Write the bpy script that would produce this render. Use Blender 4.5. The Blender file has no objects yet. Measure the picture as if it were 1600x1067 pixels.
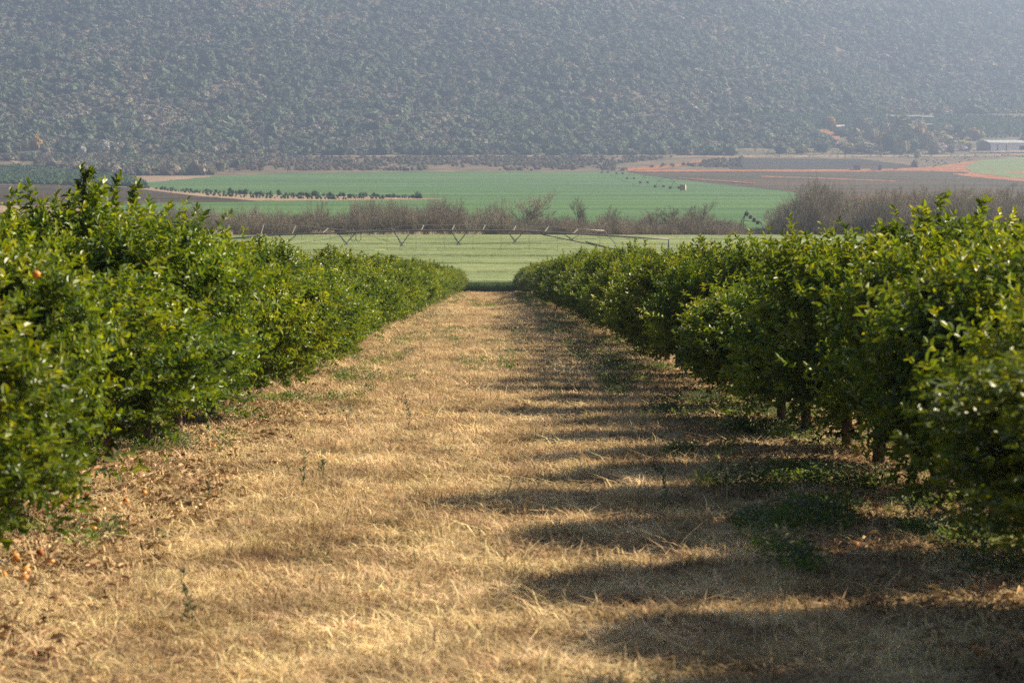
import bpy, math, random
import numpy as np
from mathutils import Vector, Matrix
R = math.radians
rng = np.random.default_rng(7)
random.seed(7)
scene = bpy.context.scene
COL = scene.collection

# ------------------------------------------------------------------ camera, sky, sun, exposure
CAM = np.array([0.0, 0.0, 1.82])
F = 4000.0
PITCH, YAW = math.atan(278.5/F), math.atan(32.0/F)
cd = bpy.data.cameras.new("camera"); cam = bpy.data.objects.new("camera", cd); COL.objects.link(cam)
cam.location = CAM; cam.rotation_euler = (math.pi/2-PITCH, 0, -YAW)
cd.sensor_width = 36; cd.lens = 90; cd.clip_end = 20000; cd.clip_start = 0.1
cd.dof.use_dof = True; cd.dof.focus_distance = 48; cd.dof.aperture_fstop = 5.6
scene.camera = cam
SUN_EL, SUN_AZ = R(33), R(69)
w = bpy.data.worlds.new("World"); scene.world = w; w.use_nodes = True
nt = w.node_tree; bg = nt.nodes['Background']
sky = nt.nodes.new('ShaderNodeTexSky'); sky.sky_type = 'NISHITA'; sky.sun_disc = False
sky.sun_elevation = SUN_EL; sky.sun_rotation = SUN_AZ; sky.air_density = 1.0; sky.dust_density = 1.5
nt.links.new(sky.outputs[0], bg.inputs[0]); bg.inputs[1].default_value = 0.042
sl = bpy.data.lights.new("sun", 'SUN'); sl.energy = 5.0; sl.angle = R(0.5); sl.color = (1.0, 0.86, 0.64)
so = bpy.data.objects.new("sun", sl); COL.objects.link(so)
sd = Vector((math.cos(SUN_EL)*math.sin(SUN_AZ), math.cos(SUN_EL)*math.cos(SUN_AZ), math.sin(SUN_EL)))
so.rotation_euler = sd.to_track_quat('Z', 'Y').to_euler(); so.location = (60, 20, 60)
scene.view_settings.view_transform = 'Standard'; scene.view_settings.look = 'None'
scene.view_settings.exposure = 1.57; scene.view_settings.gamma = 1
scene.view_settings.use_curve_mapping = False
cy = scene.cycles
cy.use_denoising = False; cy.denoiser = 'OPENIMAGEDENOISE'; cy.denoising_input_passes = 'RGB_ALBEDO_NORMAL'
cy.max_bounces = 6; cy.diffuse_bounces = 3; cy.glossy_bounces = 2; cy.transmission_bounces = 4
cy.transparent_max_bounces = 4; cy.volume_bounces = 0; cy.sample_clamp_indirect = 4
cy.use_fast_gi = False

# ------------------------------------------------------------------ noise and terrain
def _hash(ix, iy, seed):
    h = (ix.astype(np.int64)*374761393 + iy.astype(np.int64)*668265263 + seed*1442695041) & 0xffffffff
    h = ((h ^ (h >> 13))*1274126177) & 0xffffffff
    return ((h ^ (h >> 16)) & 0xffff)/65535.0
def vnoise(x, y, seed=0):
    x = np.asarray(x, float); y = np.asarray(y, float)
    ix = np.floor(x); iy = np.floor(y); fx = x-ix; fy = y-iy
    fx = fx*fx*(3-2*fx); fy = fy*fy*(3-2*fy)
    a = _hash(ix, iy, seed); b = _hash(ix+1, iy, seed); c = _hash(ix, iy+1, seed); d = _hash(ix+1, iy+1, seed)
    return (a*(1-fx)+b*fx)*(1-fy)+(c*(1-fx)+d*fx)*fy
def fbm(x, y, seed=0, o=3):
    s = 0; a = 0.5; t = 0
    for k in range(o):
        s = s+a*vnoise(x*2**k, y*2**k, seed+k); t += a; a *= .5
    return s/t
def sstep(a, b, x):
    t = np.clip((x-a)/(b-a), 0, 1); return t*t*(3-2*t)
SLOPE = (423-255)/F
ZF = -9.15
DL = [214, 222, 1250, 1600, 1900, 2000, 2150, 2350, 2600, 2900, 3300, 3900, 4600]
ZL = [-SLOPE*214, ZF, ZF, -4.2, 5.6, 19.3, 45, 87, 142, 219, 316, 480, 680]
DRR = [214, 222, 1250, 1600, 1900, 2050, 2200, 2400, 2600, 2900, 3300, 3800, 4600]
ZR = [-SLOPE*214, ZF, ZF, -4.2, 5.6, 12.1, 26.5, 45, 68, 128, 225, 355, 600]
def terrain(x, y):
    x = np.asarray(x, float); y = np.asarray(y, float)
    yy = np.maximum(y, 1.0)
    u = 768+F*x/yy
    zl = np.interp(y, DL, ZL); zr = np.interp(y, DRR, ZR)
    t = sstep(820, 1500, u)
    z = zl*(1-t)+zr*t
    amp = sstep(1960, 2500, y)
    z = z+amp*(45*(fbm(x/240, y/420, 11)-.5)+9*(fbm(x/60, y/90, 17)-.5))
    near = -SLOPE*y
    bump = (fbm(x/0.9, y/0.9, 3, 3)-.5)*0.07+(vnoise(x/4, y/6, 9)-.5)*.08
    bump = bump*np.clip((215-y)/30, 0, 1)
    return np.where(y < 214, near, z)+bump
def ray(px, py):
    d = np.stack([px-800.0, 533.5-py, np.full_like(px, -F)], -1)
    M = np.array(cam.rotation_euler.to_matrix())
    d = d@M.T
    return d/d[..., 1:2]
def ground_at(px, py, y0=9.0, y1=4400):
    px = np.atleast_1d(np.asarray(px, float)); py = np.atleast_1d(np.asarray(py, float))
    px, py = np.broadcast_arrays(px, py)
    d = ray(px.ravel().astype(float), py.ravel().astype(float))
    ys = np.concatenate([np.arange(y0, 240, .25), np.arange(240, y1, 4.0)]) if y0 < 240 else np.arange(y0, y1, 3.0)
    out = np.zeros((len(d), 3))
    for i, r in enumerate(d):
        X = r[0]*ys; Z = CAM[2]+r[2]*ys
        T = terrain(X, ys); below = Z < T
        k = int(np.argmax(below)) if below.any() else len(ys)-1
        k = max(k, 1)
        a = Z[k-1]-T[k-1]; b = T[k]-Z[k]; f = a/(a+b) if (a+b) > 1e-9 else 0
        f = min(max(f, 0), 1)
        yv = ys[k-1]+(ys[k]-ys[k-1])*f
        xv = r[0]*yv
        out[i] = (xv, yv, float(terrain(xv, yv)))
    return out
def at(px, py, y0=9.0): return ground_at(px, py, y0)[0]

# ------------------------------------------------------------------ materials
MATS = {}
def mat(name, cols, scale=3.0, rough=.9, spec=.2, trans=0.0, tcol=None, rnd=0.0, attr=None, attr_cols=None,
        stretch=(1, 1, 1), detail=6, bump=0.0, bscale=None, rough_noise=.6, pos=None, metal=0.0):
    m = bpy.data.materials.new(name); m.use_nodes = True
    n = m.node_tree.nodes; l = m.node_tree.links
    p = n['Principled BSDF']; out = n['Material Output']
    p.inputs['Roughness'].default_value = rough; p.inputs['Specular IOR Level'].default_value = spec
    p.inputs['Metallic'].default_value = metal
    geo = n.new('ShaderNodeNewGeometry'); mp = n.new('ShaderNodeMapping')
    mp.inputs['Scale'].default_value = stretch
    l.new(geo.outputs['Position'], mp.inputs['Vector'])
    no = n.new('ShaderNodeTexNoise'); no.inputs['Scale'].default_value = scale; no.inputs['Detail'].default_value = detail
    no.inputs['Roughness'].default_value = rough_noise
    l.new(mp.outputs[0], no.inputs['Vector'])
    rp = n.new('ShaderNodeValToRGB'); e = rp.color_ramp.elements
    k = len(cols)
    ps = pos or [0.32+0.36*i/max(k-1, 1) for i in range(k)]
    e[0].position = ps[0]; e[0].color = (*cols[0], 1)
    e[1].position = ps[-1]; e[1].color = (*cols[-1], 1)
    for i in range(1, k-1):
        q = e.new(ps[i]); q.color = (*cols[i], 1)
    l.new(no.outputs['Fac'], rp.inputs['Fac'])
    c = rp.outputs['Color']
    if attr:
        at_ = n.new('ShaderNodeAttribute'); at_.attribute_name = attr
        r2 = n.new('ShaderNodeValToRGB'); e = r2.color_ramp.elements
        e[0].position = 0; e[0].color = (*attr_cols[0], 1); e[1].position = 1; e[1].color = (*attr_cols[-1], 1)
        for i in range(1, len(attr_cols)-1):
            q = e.new(i/(len(attr_cols)-1)); q.color = (*attr_cols[i], 1)
        l.new(at_.outputs['Fac'], r2.inputs['Fac'])
        mx = n.new('ShaderNodeMix'); mx.data_type = 'RGBA'; mx.blend_type = 'MULTIPLY'; mx.inputs[0].default_value = 1
        l.new(c, mx.inputs[6]); l.new(r2.outputs['Color'], mx.inputs[7]); c = mx.outputs[2]
    if rnd:
        oi = n.new('ShaderNodeObjectInfo'); hs = n.new('ShaderNodeHueSaturation')
        mr = n.new('ShaderNodeMapRange'); mr.inputs[3].default_value = 1-rnd; mr.inputs[4].default_value = 1+rnd
        l.new(oi.outputs['Random'], mr.inputs[0]); l.new(mr.outputs[0], hs.inputs['Value'])
        m2 = n.new('ShaderNodeMath'); m2.operation = 'MULTIPLY'; m2.inputs[1].default_value = 7.13
        m3 = n.new('ShaderNodeMath'); m3.operation = 'FRACT'
        l.new(oi.outputs['Random'], m2.inputs[0]); l.new(m2.outputs[0], m3.inputs[0])
        mr2 = n.new('ShaderNodeMapRange'); mr2.inputs[3].default_value = .5-.05*rnd; mr2.inputs[4].default_value = .5+.05*rnd
        l.new(m3.outputs[0], mr2.inputs[0]); l.new(mr2.outputs[0], hs.inputs['Hue'])
        l.new(c, hs.inputs['Color']); c = hs.outputs['Color']
    l.new(c, p.inputs['Base Color'])
    if bump:
        nb = n.new('ShaderNodeTexNoise'); nb.inputs['Scale'].default_value = bscale or scale*3; nb.inputs['Detail'].default_value = 5
        l.new(mp.outputs[0], nb.inputs['Vector'])
        bp = n.new('ShaderNodeBump'); bp.inputs['Distance'].default_value = bump; bp.inputs['Strength'].default_value = 1
        l.new(nb.outputs['Fac'], bp.inputs['Height']); l.new(bp.outputs[0], p.inputs['Normal'])
    if trans:
        tr = n.new('ShaderNodeBsdfTranslucent'); ms = n.new('ShaderNodeMixShader'); ms.inputs[0].default_value = trans
        if tcol:
            m4 = n.new('ShaderNodeMix'); m4.data_type = 'RGBA'; m4.blend_type = 'MULTIPLY'; m4.inputs[0].default_value = 1
            l.new(c, m4.inputs[6]); m4.inputs[7].default_value = (*tcol, 1); l.new(m4.outputs[2], tr.inputs[0])
        else: l.new(c, tr.inputs[0])
        l.new(p.outputs[0], ms.inputs[1]); l.new(tr.outputs[0], ms.inputs[2]); l.new(ms.outputs[0], out.inputs['Surface'])
    MATS[name] = m
    return m

mat('orchard_soil', [(.10, .05, .025), (.26, .15, .075), (.40, .27, .14), (.30, .17, .08)], 2.2, .95, .1, bump=.02, bscale=30, detail=10, rough_noise=.75)
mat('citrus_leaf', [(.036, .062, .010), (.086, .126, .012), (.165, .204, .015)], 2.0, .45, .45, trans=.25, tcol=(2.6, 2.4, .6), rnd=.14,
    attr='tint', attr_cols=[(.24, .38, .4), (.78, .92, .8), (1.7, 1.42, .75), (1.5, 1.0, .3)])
mat('citrus_bark', [(.05, .032, .02), (.11, .07, .045), (.16, .11, .075)], 14, .9, .2, bump=.01)
mat('dry_grass', [(.20, .13, .065), (.47, .34, .175), (.72, .56, .31)], 1.3, .75, .2, trans=.2, rnd=.45, detail=5)
mat('grass_litter', [(.14, .08, .045), (.38, .25, .13), (.6, .45, .27)], 6, .85, .2, rnd=.4)
mat('weed_green', [(.06, .10, .025), (.11, .17, .03), (.17, .22, .05)], 5, .6, .3, trans=.3, tcol=(1.6, 1.6, .8), rnd=.3)
mat('weed_grey', [(.10, .13, .07), (.16, .19, .10)], 5, .7, .3, trans=.3, rnd=.3)
mat('orange_peel', [(.44, .125, .0), (.58, .21, .003)], 22, .5, .5, bump=.002, bscale=90)
mat('rotten_peel', [(.14, .045, .015), (.40, .13, .02)], 25, .7, .3)
mat('hose_plastic', [(.03, .03, .03), (.09, .085, .075)], 9, .6, .4)
mat('wheat', [(.06, .115, .035), (.11, .18, .055), (.17, .24, .09)], .25, .7, .25, trans=.25, rnd=.25)
mat('wheat_top', [(.09, .12, .045), (.165, .20, .08), (.25, .27, .12)], .55, .9, .1, stretch=(.10, 1, 1), bump=.25, bscale=4, detail=8)
mat('crop_green', [(.035, .080, .028), (.062, .125, .040), (.105, .170, .055)], .06, .9, .1, stretch=(.08, 1, 1), detail=9, bump=.1, bscale=1)
mat('crop_light', [(.11, .145, .055), (.16, .195, .075)], .03, .9, .1, stretch=(.3, 1, 1), detail=8)
mat('ploughed', [(.028, .023, .014), (.042, .033, .02), (.07, .052, .032)], .03, .95, .1, stretch=(.15, 1, 1), detail=9)
mat('ploughed_red', [(.032, .030, .014), (.052, .043, .020), (.12, .058, .030)], .025, .95, .1, stretch=(.2, 1, 1), detail=9)
mat('red_dirt', [(.24, .085, .035), (.33, .14, .06)], .05, .95, .1, detail=8)
mat('pale_sand', [(.18, .12, .075), (.32, .23, .155)], .08, .95, .1, detail=8)
mat('valley_soil', [(.075, .062, .038), (.12, .095, .058), (.22, .15, .095)], .05, .95, .1, detail=10)
mat('hill_soil', [(.09, .08, .05), (.13, .11, .07), (.19, .15, .10)], .03, .95, .1, detail=10)
mat('bush', [(.11, .115, .08), (.165, .155, .11), (.25, .205, .15)], .006, .9, .1, rnd=.45, detail=4)
mat('bush_green', [(.075, .098, .062), (.115, .14, .08)], .05, .9, .1, rnd=.4)
mat('bank_bush', [(.10, .075, .055), (.17, .125, .09)], .03, .9, .1, rnd=.35)
mat('orchard_far', [(.045, .085, .038), (.075, .125, .055)], .05, .85, .15, rnd=.3)
mat('twig_brown', [(.17, .15, .11), (.29, .25, .185)], .3, .9, .1, rnd=.3)
mat('twig_dark', [(.06, .04, .03), (.10, .07, .055)], .3, .9, .1, rnd=.2)
mat('twig_straw', [(.22, .17, .09), (.34, .27, .15)], .3, .9, .1, rnd=.25)
mat('reed_pale', [(.40, .33, .22), (.62, .54, .40)], .5, .9, .1, rnd=.2, trans=.2)
mat('tree_dark', [(.06, .078, .05), (.11, .12, .075)], .3, .85, .1)
mat('tree_olive', [(.17, .16, .08), (.28, .24, .13)], .3, .85, .1)
mat('tree_grey', [(.17, .15, .11), (.27, .23, .17)], .3, .85, .1)
mat('tree_orange', [(.27, .17, .06), (.42, .26, .08)], .3, .85, .1)
mat('tree_yellow', [(.40, .38, .06), (.6, .55, .10)], .3, .85, .1)
mat('tree_blossom', [(.35, .25, .25), (.5, .38, .38)], .3, .85, .1)
mat('tree_white', [(.30, .29, .27), (.5, .48, .45)], .3, .85, .1)
mat('bark_far', [(.10, .075, .055), (.16, .12, .09)], .5, .9, .1)
mat('metal_dark', [(.10, .10, .10), (.17, .16, .15)], 2, .6, .4, metal=.3)
mat('metal_light', [(.22, .20, .17), (.32, .30, .25)], 2, .5, .4, metal=.3)
mat('rubber', [(.02, .02, .02), (.04, .04, .04)], 3, .8, .3)
mat('tank_orange', [(.50, .20, .04), (.60, .27, .06)], 1.5, .5, .4)
mat('tank_white', [(.45, .38, .28), (.55, .48, .36)], 1.5, .6, .3)  # lid colour; on the tank's right face it stands for sunlight
mat('roof_dull', [(.18, .175, .165), (.25, .24, .23)], .3, .6, .3)
mat('net_cloth', [(.14, .16, .14), (.20, .22, .19)], .3, .9, .2)
mat('barn_wall', [(.46, .47, .49), (.60, .61, .62)], .2, .6, .4, stretch=(1, 1, .1))
mat('barn_end_shaded', [(.26, .22, .19), (.33, .28, .24)], .2, .7, .3)  # gable walls darker than the long sides, their shade put into the colour
mat('roof_pale', [(.30, .30, .29), (.40, .40, .38)], .3, .5, .4)
mat('roof_rust', [(.35, .2, .14), (.5, .33, .25)], .3, .8, .2)
mat('wall_plaster', [(.55, .42, .36), (.7, .58, .5)], .3, .9, .2)
mat('opening_dark', [(.015, .015, .018), (.03, .03, .035)], 1, .9, .1)
mat('concrete', [(.5, .49, .47), (.65, .64, .62)], .2, .9, .2)
mat('wood_pole', [(.07, .05, .04), (.12, .09, .07)], 3, .9, .2)

# ------------------------------------------------------------------ helpers
def tag(o, label=None, cat=None, group=None, kind=None):
    if label: o['label'] = label
    if cat: o['category'] = cat
    if group: o['group'] = group
    if kind: o['kind'] = kind
    return o
def link(o, parent=None):
    COL.objects.link(o)
    if parent: o.parent = parent
    return o
def empty(name, loc, rz=0, **k):
    o = bpy.data.objects.new(name, None); COL.objects.link(o); o.location = loc; o.rotation_euler = (0, 0, rz)
    o.empty_display_size = .2
    return tag(o, **k)
def npmesh(name, V, faces, material=None, smooth=False, tint=None, mats=None, mi=None):
    """faces: list of (k-wide index arrays)"""
    me = bpy.data.meshes.new(name)
    V = np.asarray(V, np.float32)
    me.vertices.add(len(V)); me.vertices.foreach_set('co', V.ravel())
    loops = np.concatenate([f.ravel() for f in faces]).astype(np.int32)
    tot = np.concatenate([np.full(len(f), f.shape[1]) for f in faces]).astype(np.int32)
    st = np.concatenate([[0], np.cumsum(tot)[:-1]]).astype(np.int32)
    me.loops.add(len(loops)); me.loops.foreach_set('vertex_index', loops)
    me.polygons.add(len(tot)); me.polygons.foreach_set('loop_start', st)
    try: me.polygons.foreach_set('loop_total', tot)
    except Exception: pass
    if tint is not None:
        a = me.attributes.new('tint', 'FLOAT', 'FACE'); a.data.foreach_set('value', np.asarray(tint, np.float32))
    if mats:
        for m in mats: me.materials.append(MATS[m])
        me.polygons.foreach_set('material_index', np.asarray(mi, np.int32))
    elif material: me.materials.append(MATS[material])
    me.update(calc_edges=True)
    me.polygons.foreach_set('use_smooth', np.full(len(tot), bool(smooth)))
    return me
class MB:
    def __init__(s): s.v = []; s.f = []; s.n = 0
    def add(s, V, Fs):
        V = np.asarray(V, float); s.v.append(V)
        for f in Fs: s.f.append(tuple(int(i)+s.n for i in f))
        s.n += len(V); return s
    def box(s, c, size, rz=0):
        x, y, z = [a/2 for a in size]
        V = np.array([(i*x, j*y, k*z) for i in (-1, 1) for j in (-1, 1) for k in (-1, 1)])
        ca, sa = math.cos(rz), math.sin(rz)
        V = V@np.array([[ca, sa, 0], [-sa, ca, 0], [0, 0, 1]])+np.array(c)
        return s.add(V, [(0, 1, 3, 2), (4, 6, 7, 5), (0, 4, 5, 1), (2, 3, 7, 6), (0, 2, 6, 4), (1, 5, 7, 3)])
    def tube(s, pts, rad, seg=6):
        pts = np.asarray(pts, float); n = len(pts)
        rad = np.broadcast_to(np.asarray(rad, float), (n,))
        V = []
        for i in range(n):
            t = pts[min(i+1, n-1)]-pts[max(i-1, 0)]; t = t/(np.linalg.norm(t)+1e-9)
            a = np.cross(t, (0, 0, 1) if abs(t[2]) < .9 else (1, 0, 0)); a /= np.linalg.norm(a); b = np.cross(t, a)
            for k in range(seg):
                th = 2*math.pi*k/seg; V.append(pts[i]+rad[i]*(a*math.cos(th)+b*math.sin(th)))
        Fs = [(i*seg+k, i*seg+(k+1) % seg, (i+1)*seg+(k+1) % seg, (i+1)*seg+k) for i in range(n-1) for k in range(seg)]
        Fs += [tuple(range(seg))[::-1], tuple((n-1)*seg+k for k in range(seg))]
        return s.add(V, Fs)
    def mesh(s, name, material=None, smooth=False):
        me = bpy.data.meshes.new(name); me.from_pydata(np.concatenate(s.v).tolist(), [], s.f)
        if material: me.materials.append(MATS[material])
        if smooth: me.polygons.foreach_set('use_smooth', [True]*len(me.polygons))
        me.update(); return me
    def build(s, name, material, parent=None, loc=None, smooth=False):
        o = bpy.data.objects.new(name, s.mesh(name, material, smooth)); link(o, parent)
        if loc is not None: o.location = loc
        return o
def norm(a): return a/(np.linalg.norm(a, axis=-1, keepdims=True)+1e-9)

def scatter(name, pts, variants, label, cat, rot=None, scl=None, idx=None):
    """uncountable cover: one object whose points carry small meshes"""
    N = len(pts)
    me = bpy.data.meshes.new(name); me.vertices.add(N); me.vertices.foreach_set('co', np.asarray(pts, np.float32).ravel())
    if rot is None: rot = np.stack([rng.normal(0, .12, N), rng.normal(0, .12, N), rng.uniform(0, 6.283, N)], -1)
    if scl is None: scl = rng.uniform(.7, 1.3, N)
    scl = np.asarray(scl, np.float32)
    if scl.ndim == 1: scl = np.repeat(scl[:, None], 3, 1)
    if idx is None: idx = rng.integers(0, len(variants), N)
    a = me.attributes.new('rotv', 'FLOAT_VECTOR', 'POINT'); a.data.foreach_set('vector', np.asarray(rot, np.float32).ravel())
    a = me.attributes.new('sclv', 'FLOAT_VECTOR', 'POINT'); a.data.foreach_set('vector', scl.ravel())
    a = me.attributes.new('pick', 'INT', 'POINT'); a.data.foreach_set('value', np.asarray(idx, np.int32))
    me.update()
    o = bpy.data.objects.new(name, me); COL.objects.link(o)
    c = bpy.data.collections.new(name+'_pieces')
    for i, vm in enumerate(variants):
        vo = bpy.data.objects.new('%s_piece_%02d' % (name, i), vm); c.objects.link(vo)
    g = bpy.data.node_groups.new(name, 'GeometryNodeTree')
    g.interface.new_socket('Geometry', in_out='INPUT', socket_type='NodeSocketGeometry')
    g.interface.new_socket('Geometry', in_out='OUTPUT', socket_type='NodeSocketGeometry')
    n = g.nodes; gi = n.new('NodeGroupInput'); go = n.new('NodeGroupOutput')
    ip = n.new('GeometryNodeInstanceOnPoints'); ci = n.new('GeometryNodeCollectionInfo')
    ci.inputs['Collection'].default_value = c; ci.inputs['Separate Children'].default_value = True; ci.inputs['Reset Children'].default_value = True
    def na(nm, ty):
        q = n.new('GeometryNodeInputNamedAttribute'); q.data_type = ty; q.inputs['Name'].default_value = nm; return q.outputs['Attribute']
    g.links.new(gi.outputs[0], ip.inputs['Points']); g.links.new(ci.outputs[0], ip.inputs['Instance'])
    ip.inputs['Pick Instance'].default_value = True
    g.links.new(na('pick', 'INT'), ip.inputs['Instance Index'])
    er = n.new('FunctionNodeEulerToRotation'); g.links.new(na('rotv', 'FLOAT_VECTOR'), er.inputs[0]); g.links.new(er.outputs[0], ip.inputs['Rotation'])
    g.links.new(na('sclv', 'FLOAT_VECTOR'), ip.inputs['Scale'])
    g.links.new(ip.outputs[0], go.inputs[0])
    md = o.modifiers.new('cover', 'NODES'); md.node_group = g
    tag(o, label, cat, kind='stuff')
    return o

# ------------------------------------------------------------------ ground, hills
def grid_mesh(name, ys, cols, material, zoff=0):
    X = np.stack([c(ys) for c in cols], 1); Y = np.repeat(ys[:, None], len(cols), 1)
    Z = terrain(X, Y)+zoff
    nr, nc = X.shape; V = np.stack([X, Y, Z], -1).reshape(-1, 3)
    i = np.arange((nr-1)*nc).reshape(nr-1, nc)[:, :-1].ravel()
    f = np.stack([i, i+1, i+nc+1, i+nc], 1)
    return npmesh(name, V, [f], material, smooth=True)
inner = [(lambda y, c=c: np.full_like(y, c)) for c in np.arange(-6, 6.01, .085)]
def outer(sg): return [(lambda y, t=t, sg=sg: sg*(6+t*t*(.36*np.maximum(y, 0)+90))) for t in np.linspace(.06, 1, 44)]
cols_ = list(reversed(outer(-1)))+inner+outer(1)
ys = np.concatenate([np.arange(-60, 8, 4.), np.arange(8, 42, .085), np.arange(42, 110, .3), np.arange(110, 214, 1.), np.array([214, 218, 222]),
                     np.arange(240, 1250, 40.), np.arange(1250, 1901, 10.)])
g = bpy.data.objects.new('ground', grid_mesh('ground', ys, cols_, 'orchard_soil')); link(g); tag(g, kind='structure')
hc = [(lambda y, u=u: u*y) for u in np.linspace(-.42, .42, 260)]
# hills share the ground's last row depth and dip a little under it
ysh = np.concatenate([np.arange(1900, 2900, 8.), np.arange(2900, 4600, 18.)])
h = bpy.data.objects.new('hills', grid_mesh('hills', ysh, hc, 'hill_soil')); link(h); tag(h, kind='structure')

def patch(name, top, bot, material, off, n=60, m=10, y0=222.0, kind='structure', label=None, cat=None, n_rag=.8):
    n = n*3
    """a field: its upper and lower outline (picture columns -> rows) looked up on the terrain, then laid on it as a sheet"""
    x0 = max(top[0][0], bot[0][0]); x1 = min(top[-1][0], bot[-1][0])
    px = np.linspace(x0, x1, n)
    ty = np.interp(px, [p[0] for p in top], [p[1] for p in top]); by = np.interp(px, [p[0] for p in bot], [p[1] for p in bot])
    if n_rag:
        sd = sum(map(ord, name)); jit = lambda k: ((fbm(px/7, px*0+k, sd)-.5)*1.3+(vnoise(px/1.7, px*0+k, sd)-.5)*.7)*n_rag
        ty = ty+jit(3); by = by+jit(9)
    A = ground_at(px, ty, y0); B = ground_at(px, by, y0)
    V = []
    for k in range(m+1):
        t = k/m; P = A*(1-t)+B*t
        P[:, 2] = terrain(P[:, 0], P[:, 1])+off; V.append(P)
    V = np.concatenate(V); i = np.arange(m*n).reshape(m, n)[:, :-1].ravel()
    f = np.stack([i, i+n, i+n+1, i+1], 1)
    o = bpy.data.objects.new(name, npmesh(name, V, [f], material)); link(o); tag(o, label, cat, kind=kind)
    return o
# valley floor patches
patch('valley_floor', [(-260, 246), (1880, 246)], [(-260, 372), (1880, 372)], 'valley_soil', .02, n=40, m=60, n_rag=0)
patch('crop_field', [(-150, 332), (190, 321), (225, 284), (300, 277), (450, 271), (700, 268.5), (975, 269.5), (1050, 280), (1245, 301), (1262, 325), (1300, 348)],
      [(-150, 372), (1300, 372)], 'crop_green', .06, n=90, m=30)
patch('ploughed_field', [(-150, 287), (100, 290), (210, 293), (300, 304), (400, 314)], [(-150, 322), (120, 322), (240, 318), (330, 316.5), (400, 315)], 'ploughed', .09, m=8)
patch('sand_strip', [(200, 289), (260, 297), (400, 305), (560, 307), (700, 312)], [(200, 294), (300, 306), (400, 314.5), (560, 313.5), (700, 312.6)], 'pale_sand', .14, m=6)
patch('sand_bank', [(120, 274), (200, 276), (330, 275)], [(120, 277), (210, 288), (250, 284), (330, 276.5)], 'pale_sand', .11, m=5)
patch('pale_grass_strip', [(-150, 322), (60, 322), (120, 322), (190, 323)], [(-150, 336), (120, 334), (190, 324)], 'pale_sand', .12, m=5)
patch('brown_field', [(980, 268), (1100, 267), (1300, 268), (1500, 268), (1620, 281), (1880, 296)], [(980, 269.5), (1050, 280), (1245, 301), (1330, 330), (1500, 345), (1880, 350)], 'ploughed_red', .09, n=80, m=14)
patch('red_streak', [(1190, 275.5), (1300, 279), (1400, 283)], [(1190, 276.5), (1300, 280), (1400, 283.8)], 'red_dirt', .12, m=2, n=24)
patch('red_streak', [(1060, 279), (1180, 288)], [(1060, 279.6), (1180, 288.8)], 'red_dirt', .6, m=2, n=24)
patch('dirt_road', [(975, 264), (1040, 259), (1130, 245.5)], [(975, 269), (1040, 264), (1130, 248)], 'red_dirt', .2, m=3)
patch('dirt_track', [(990, 266), (1200, 266), (1300, 265.5), (1400, 264.5), (1470, 260), (1520, 252), (1600, 246.5), (1880, 243)],
      [(990, 269), (1200, 268.4), (1300, 269.5), (1400, 267.5), (1470, 268), (1500, 275), (1560, 281), (1600, 284), (1880, 299)], 'red_dirt', .2, n=80, m=8)
patch('bank_road', [(340, 244.5), (640, 243.6), (1140, 244.0), (1500, 243.3), (1600, 241)], [(340, 246), (640, 245.8), (1140, 246.6), (1500, 245.6), (1600, 243)], 'pale_sand', .3, m=2)
patch('low_green_field', [(1140, 247), (1345, 249), (1400, 256), (1450, 263)], [(1140, 265), (1300, 264.5), (1400, 263.5), (1450, 263.4)], 'ploughed', .15, m=5)
patch('round_field', [(1508, 262), (1530, 251), (1600, 246.5), (1880, 243.5)], [(1508, 263), (1520, 270), (1560, 276), (1600, 280), (1880, 295)], 'crop_light', .3, n=50, m=8)
patch('farm_track', [(8, 246), (30, 254), (44, 261)], [(8, 249), (30, 259), (44, 264)], 'pale_sand', .25, m=3, n=20)

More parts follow.
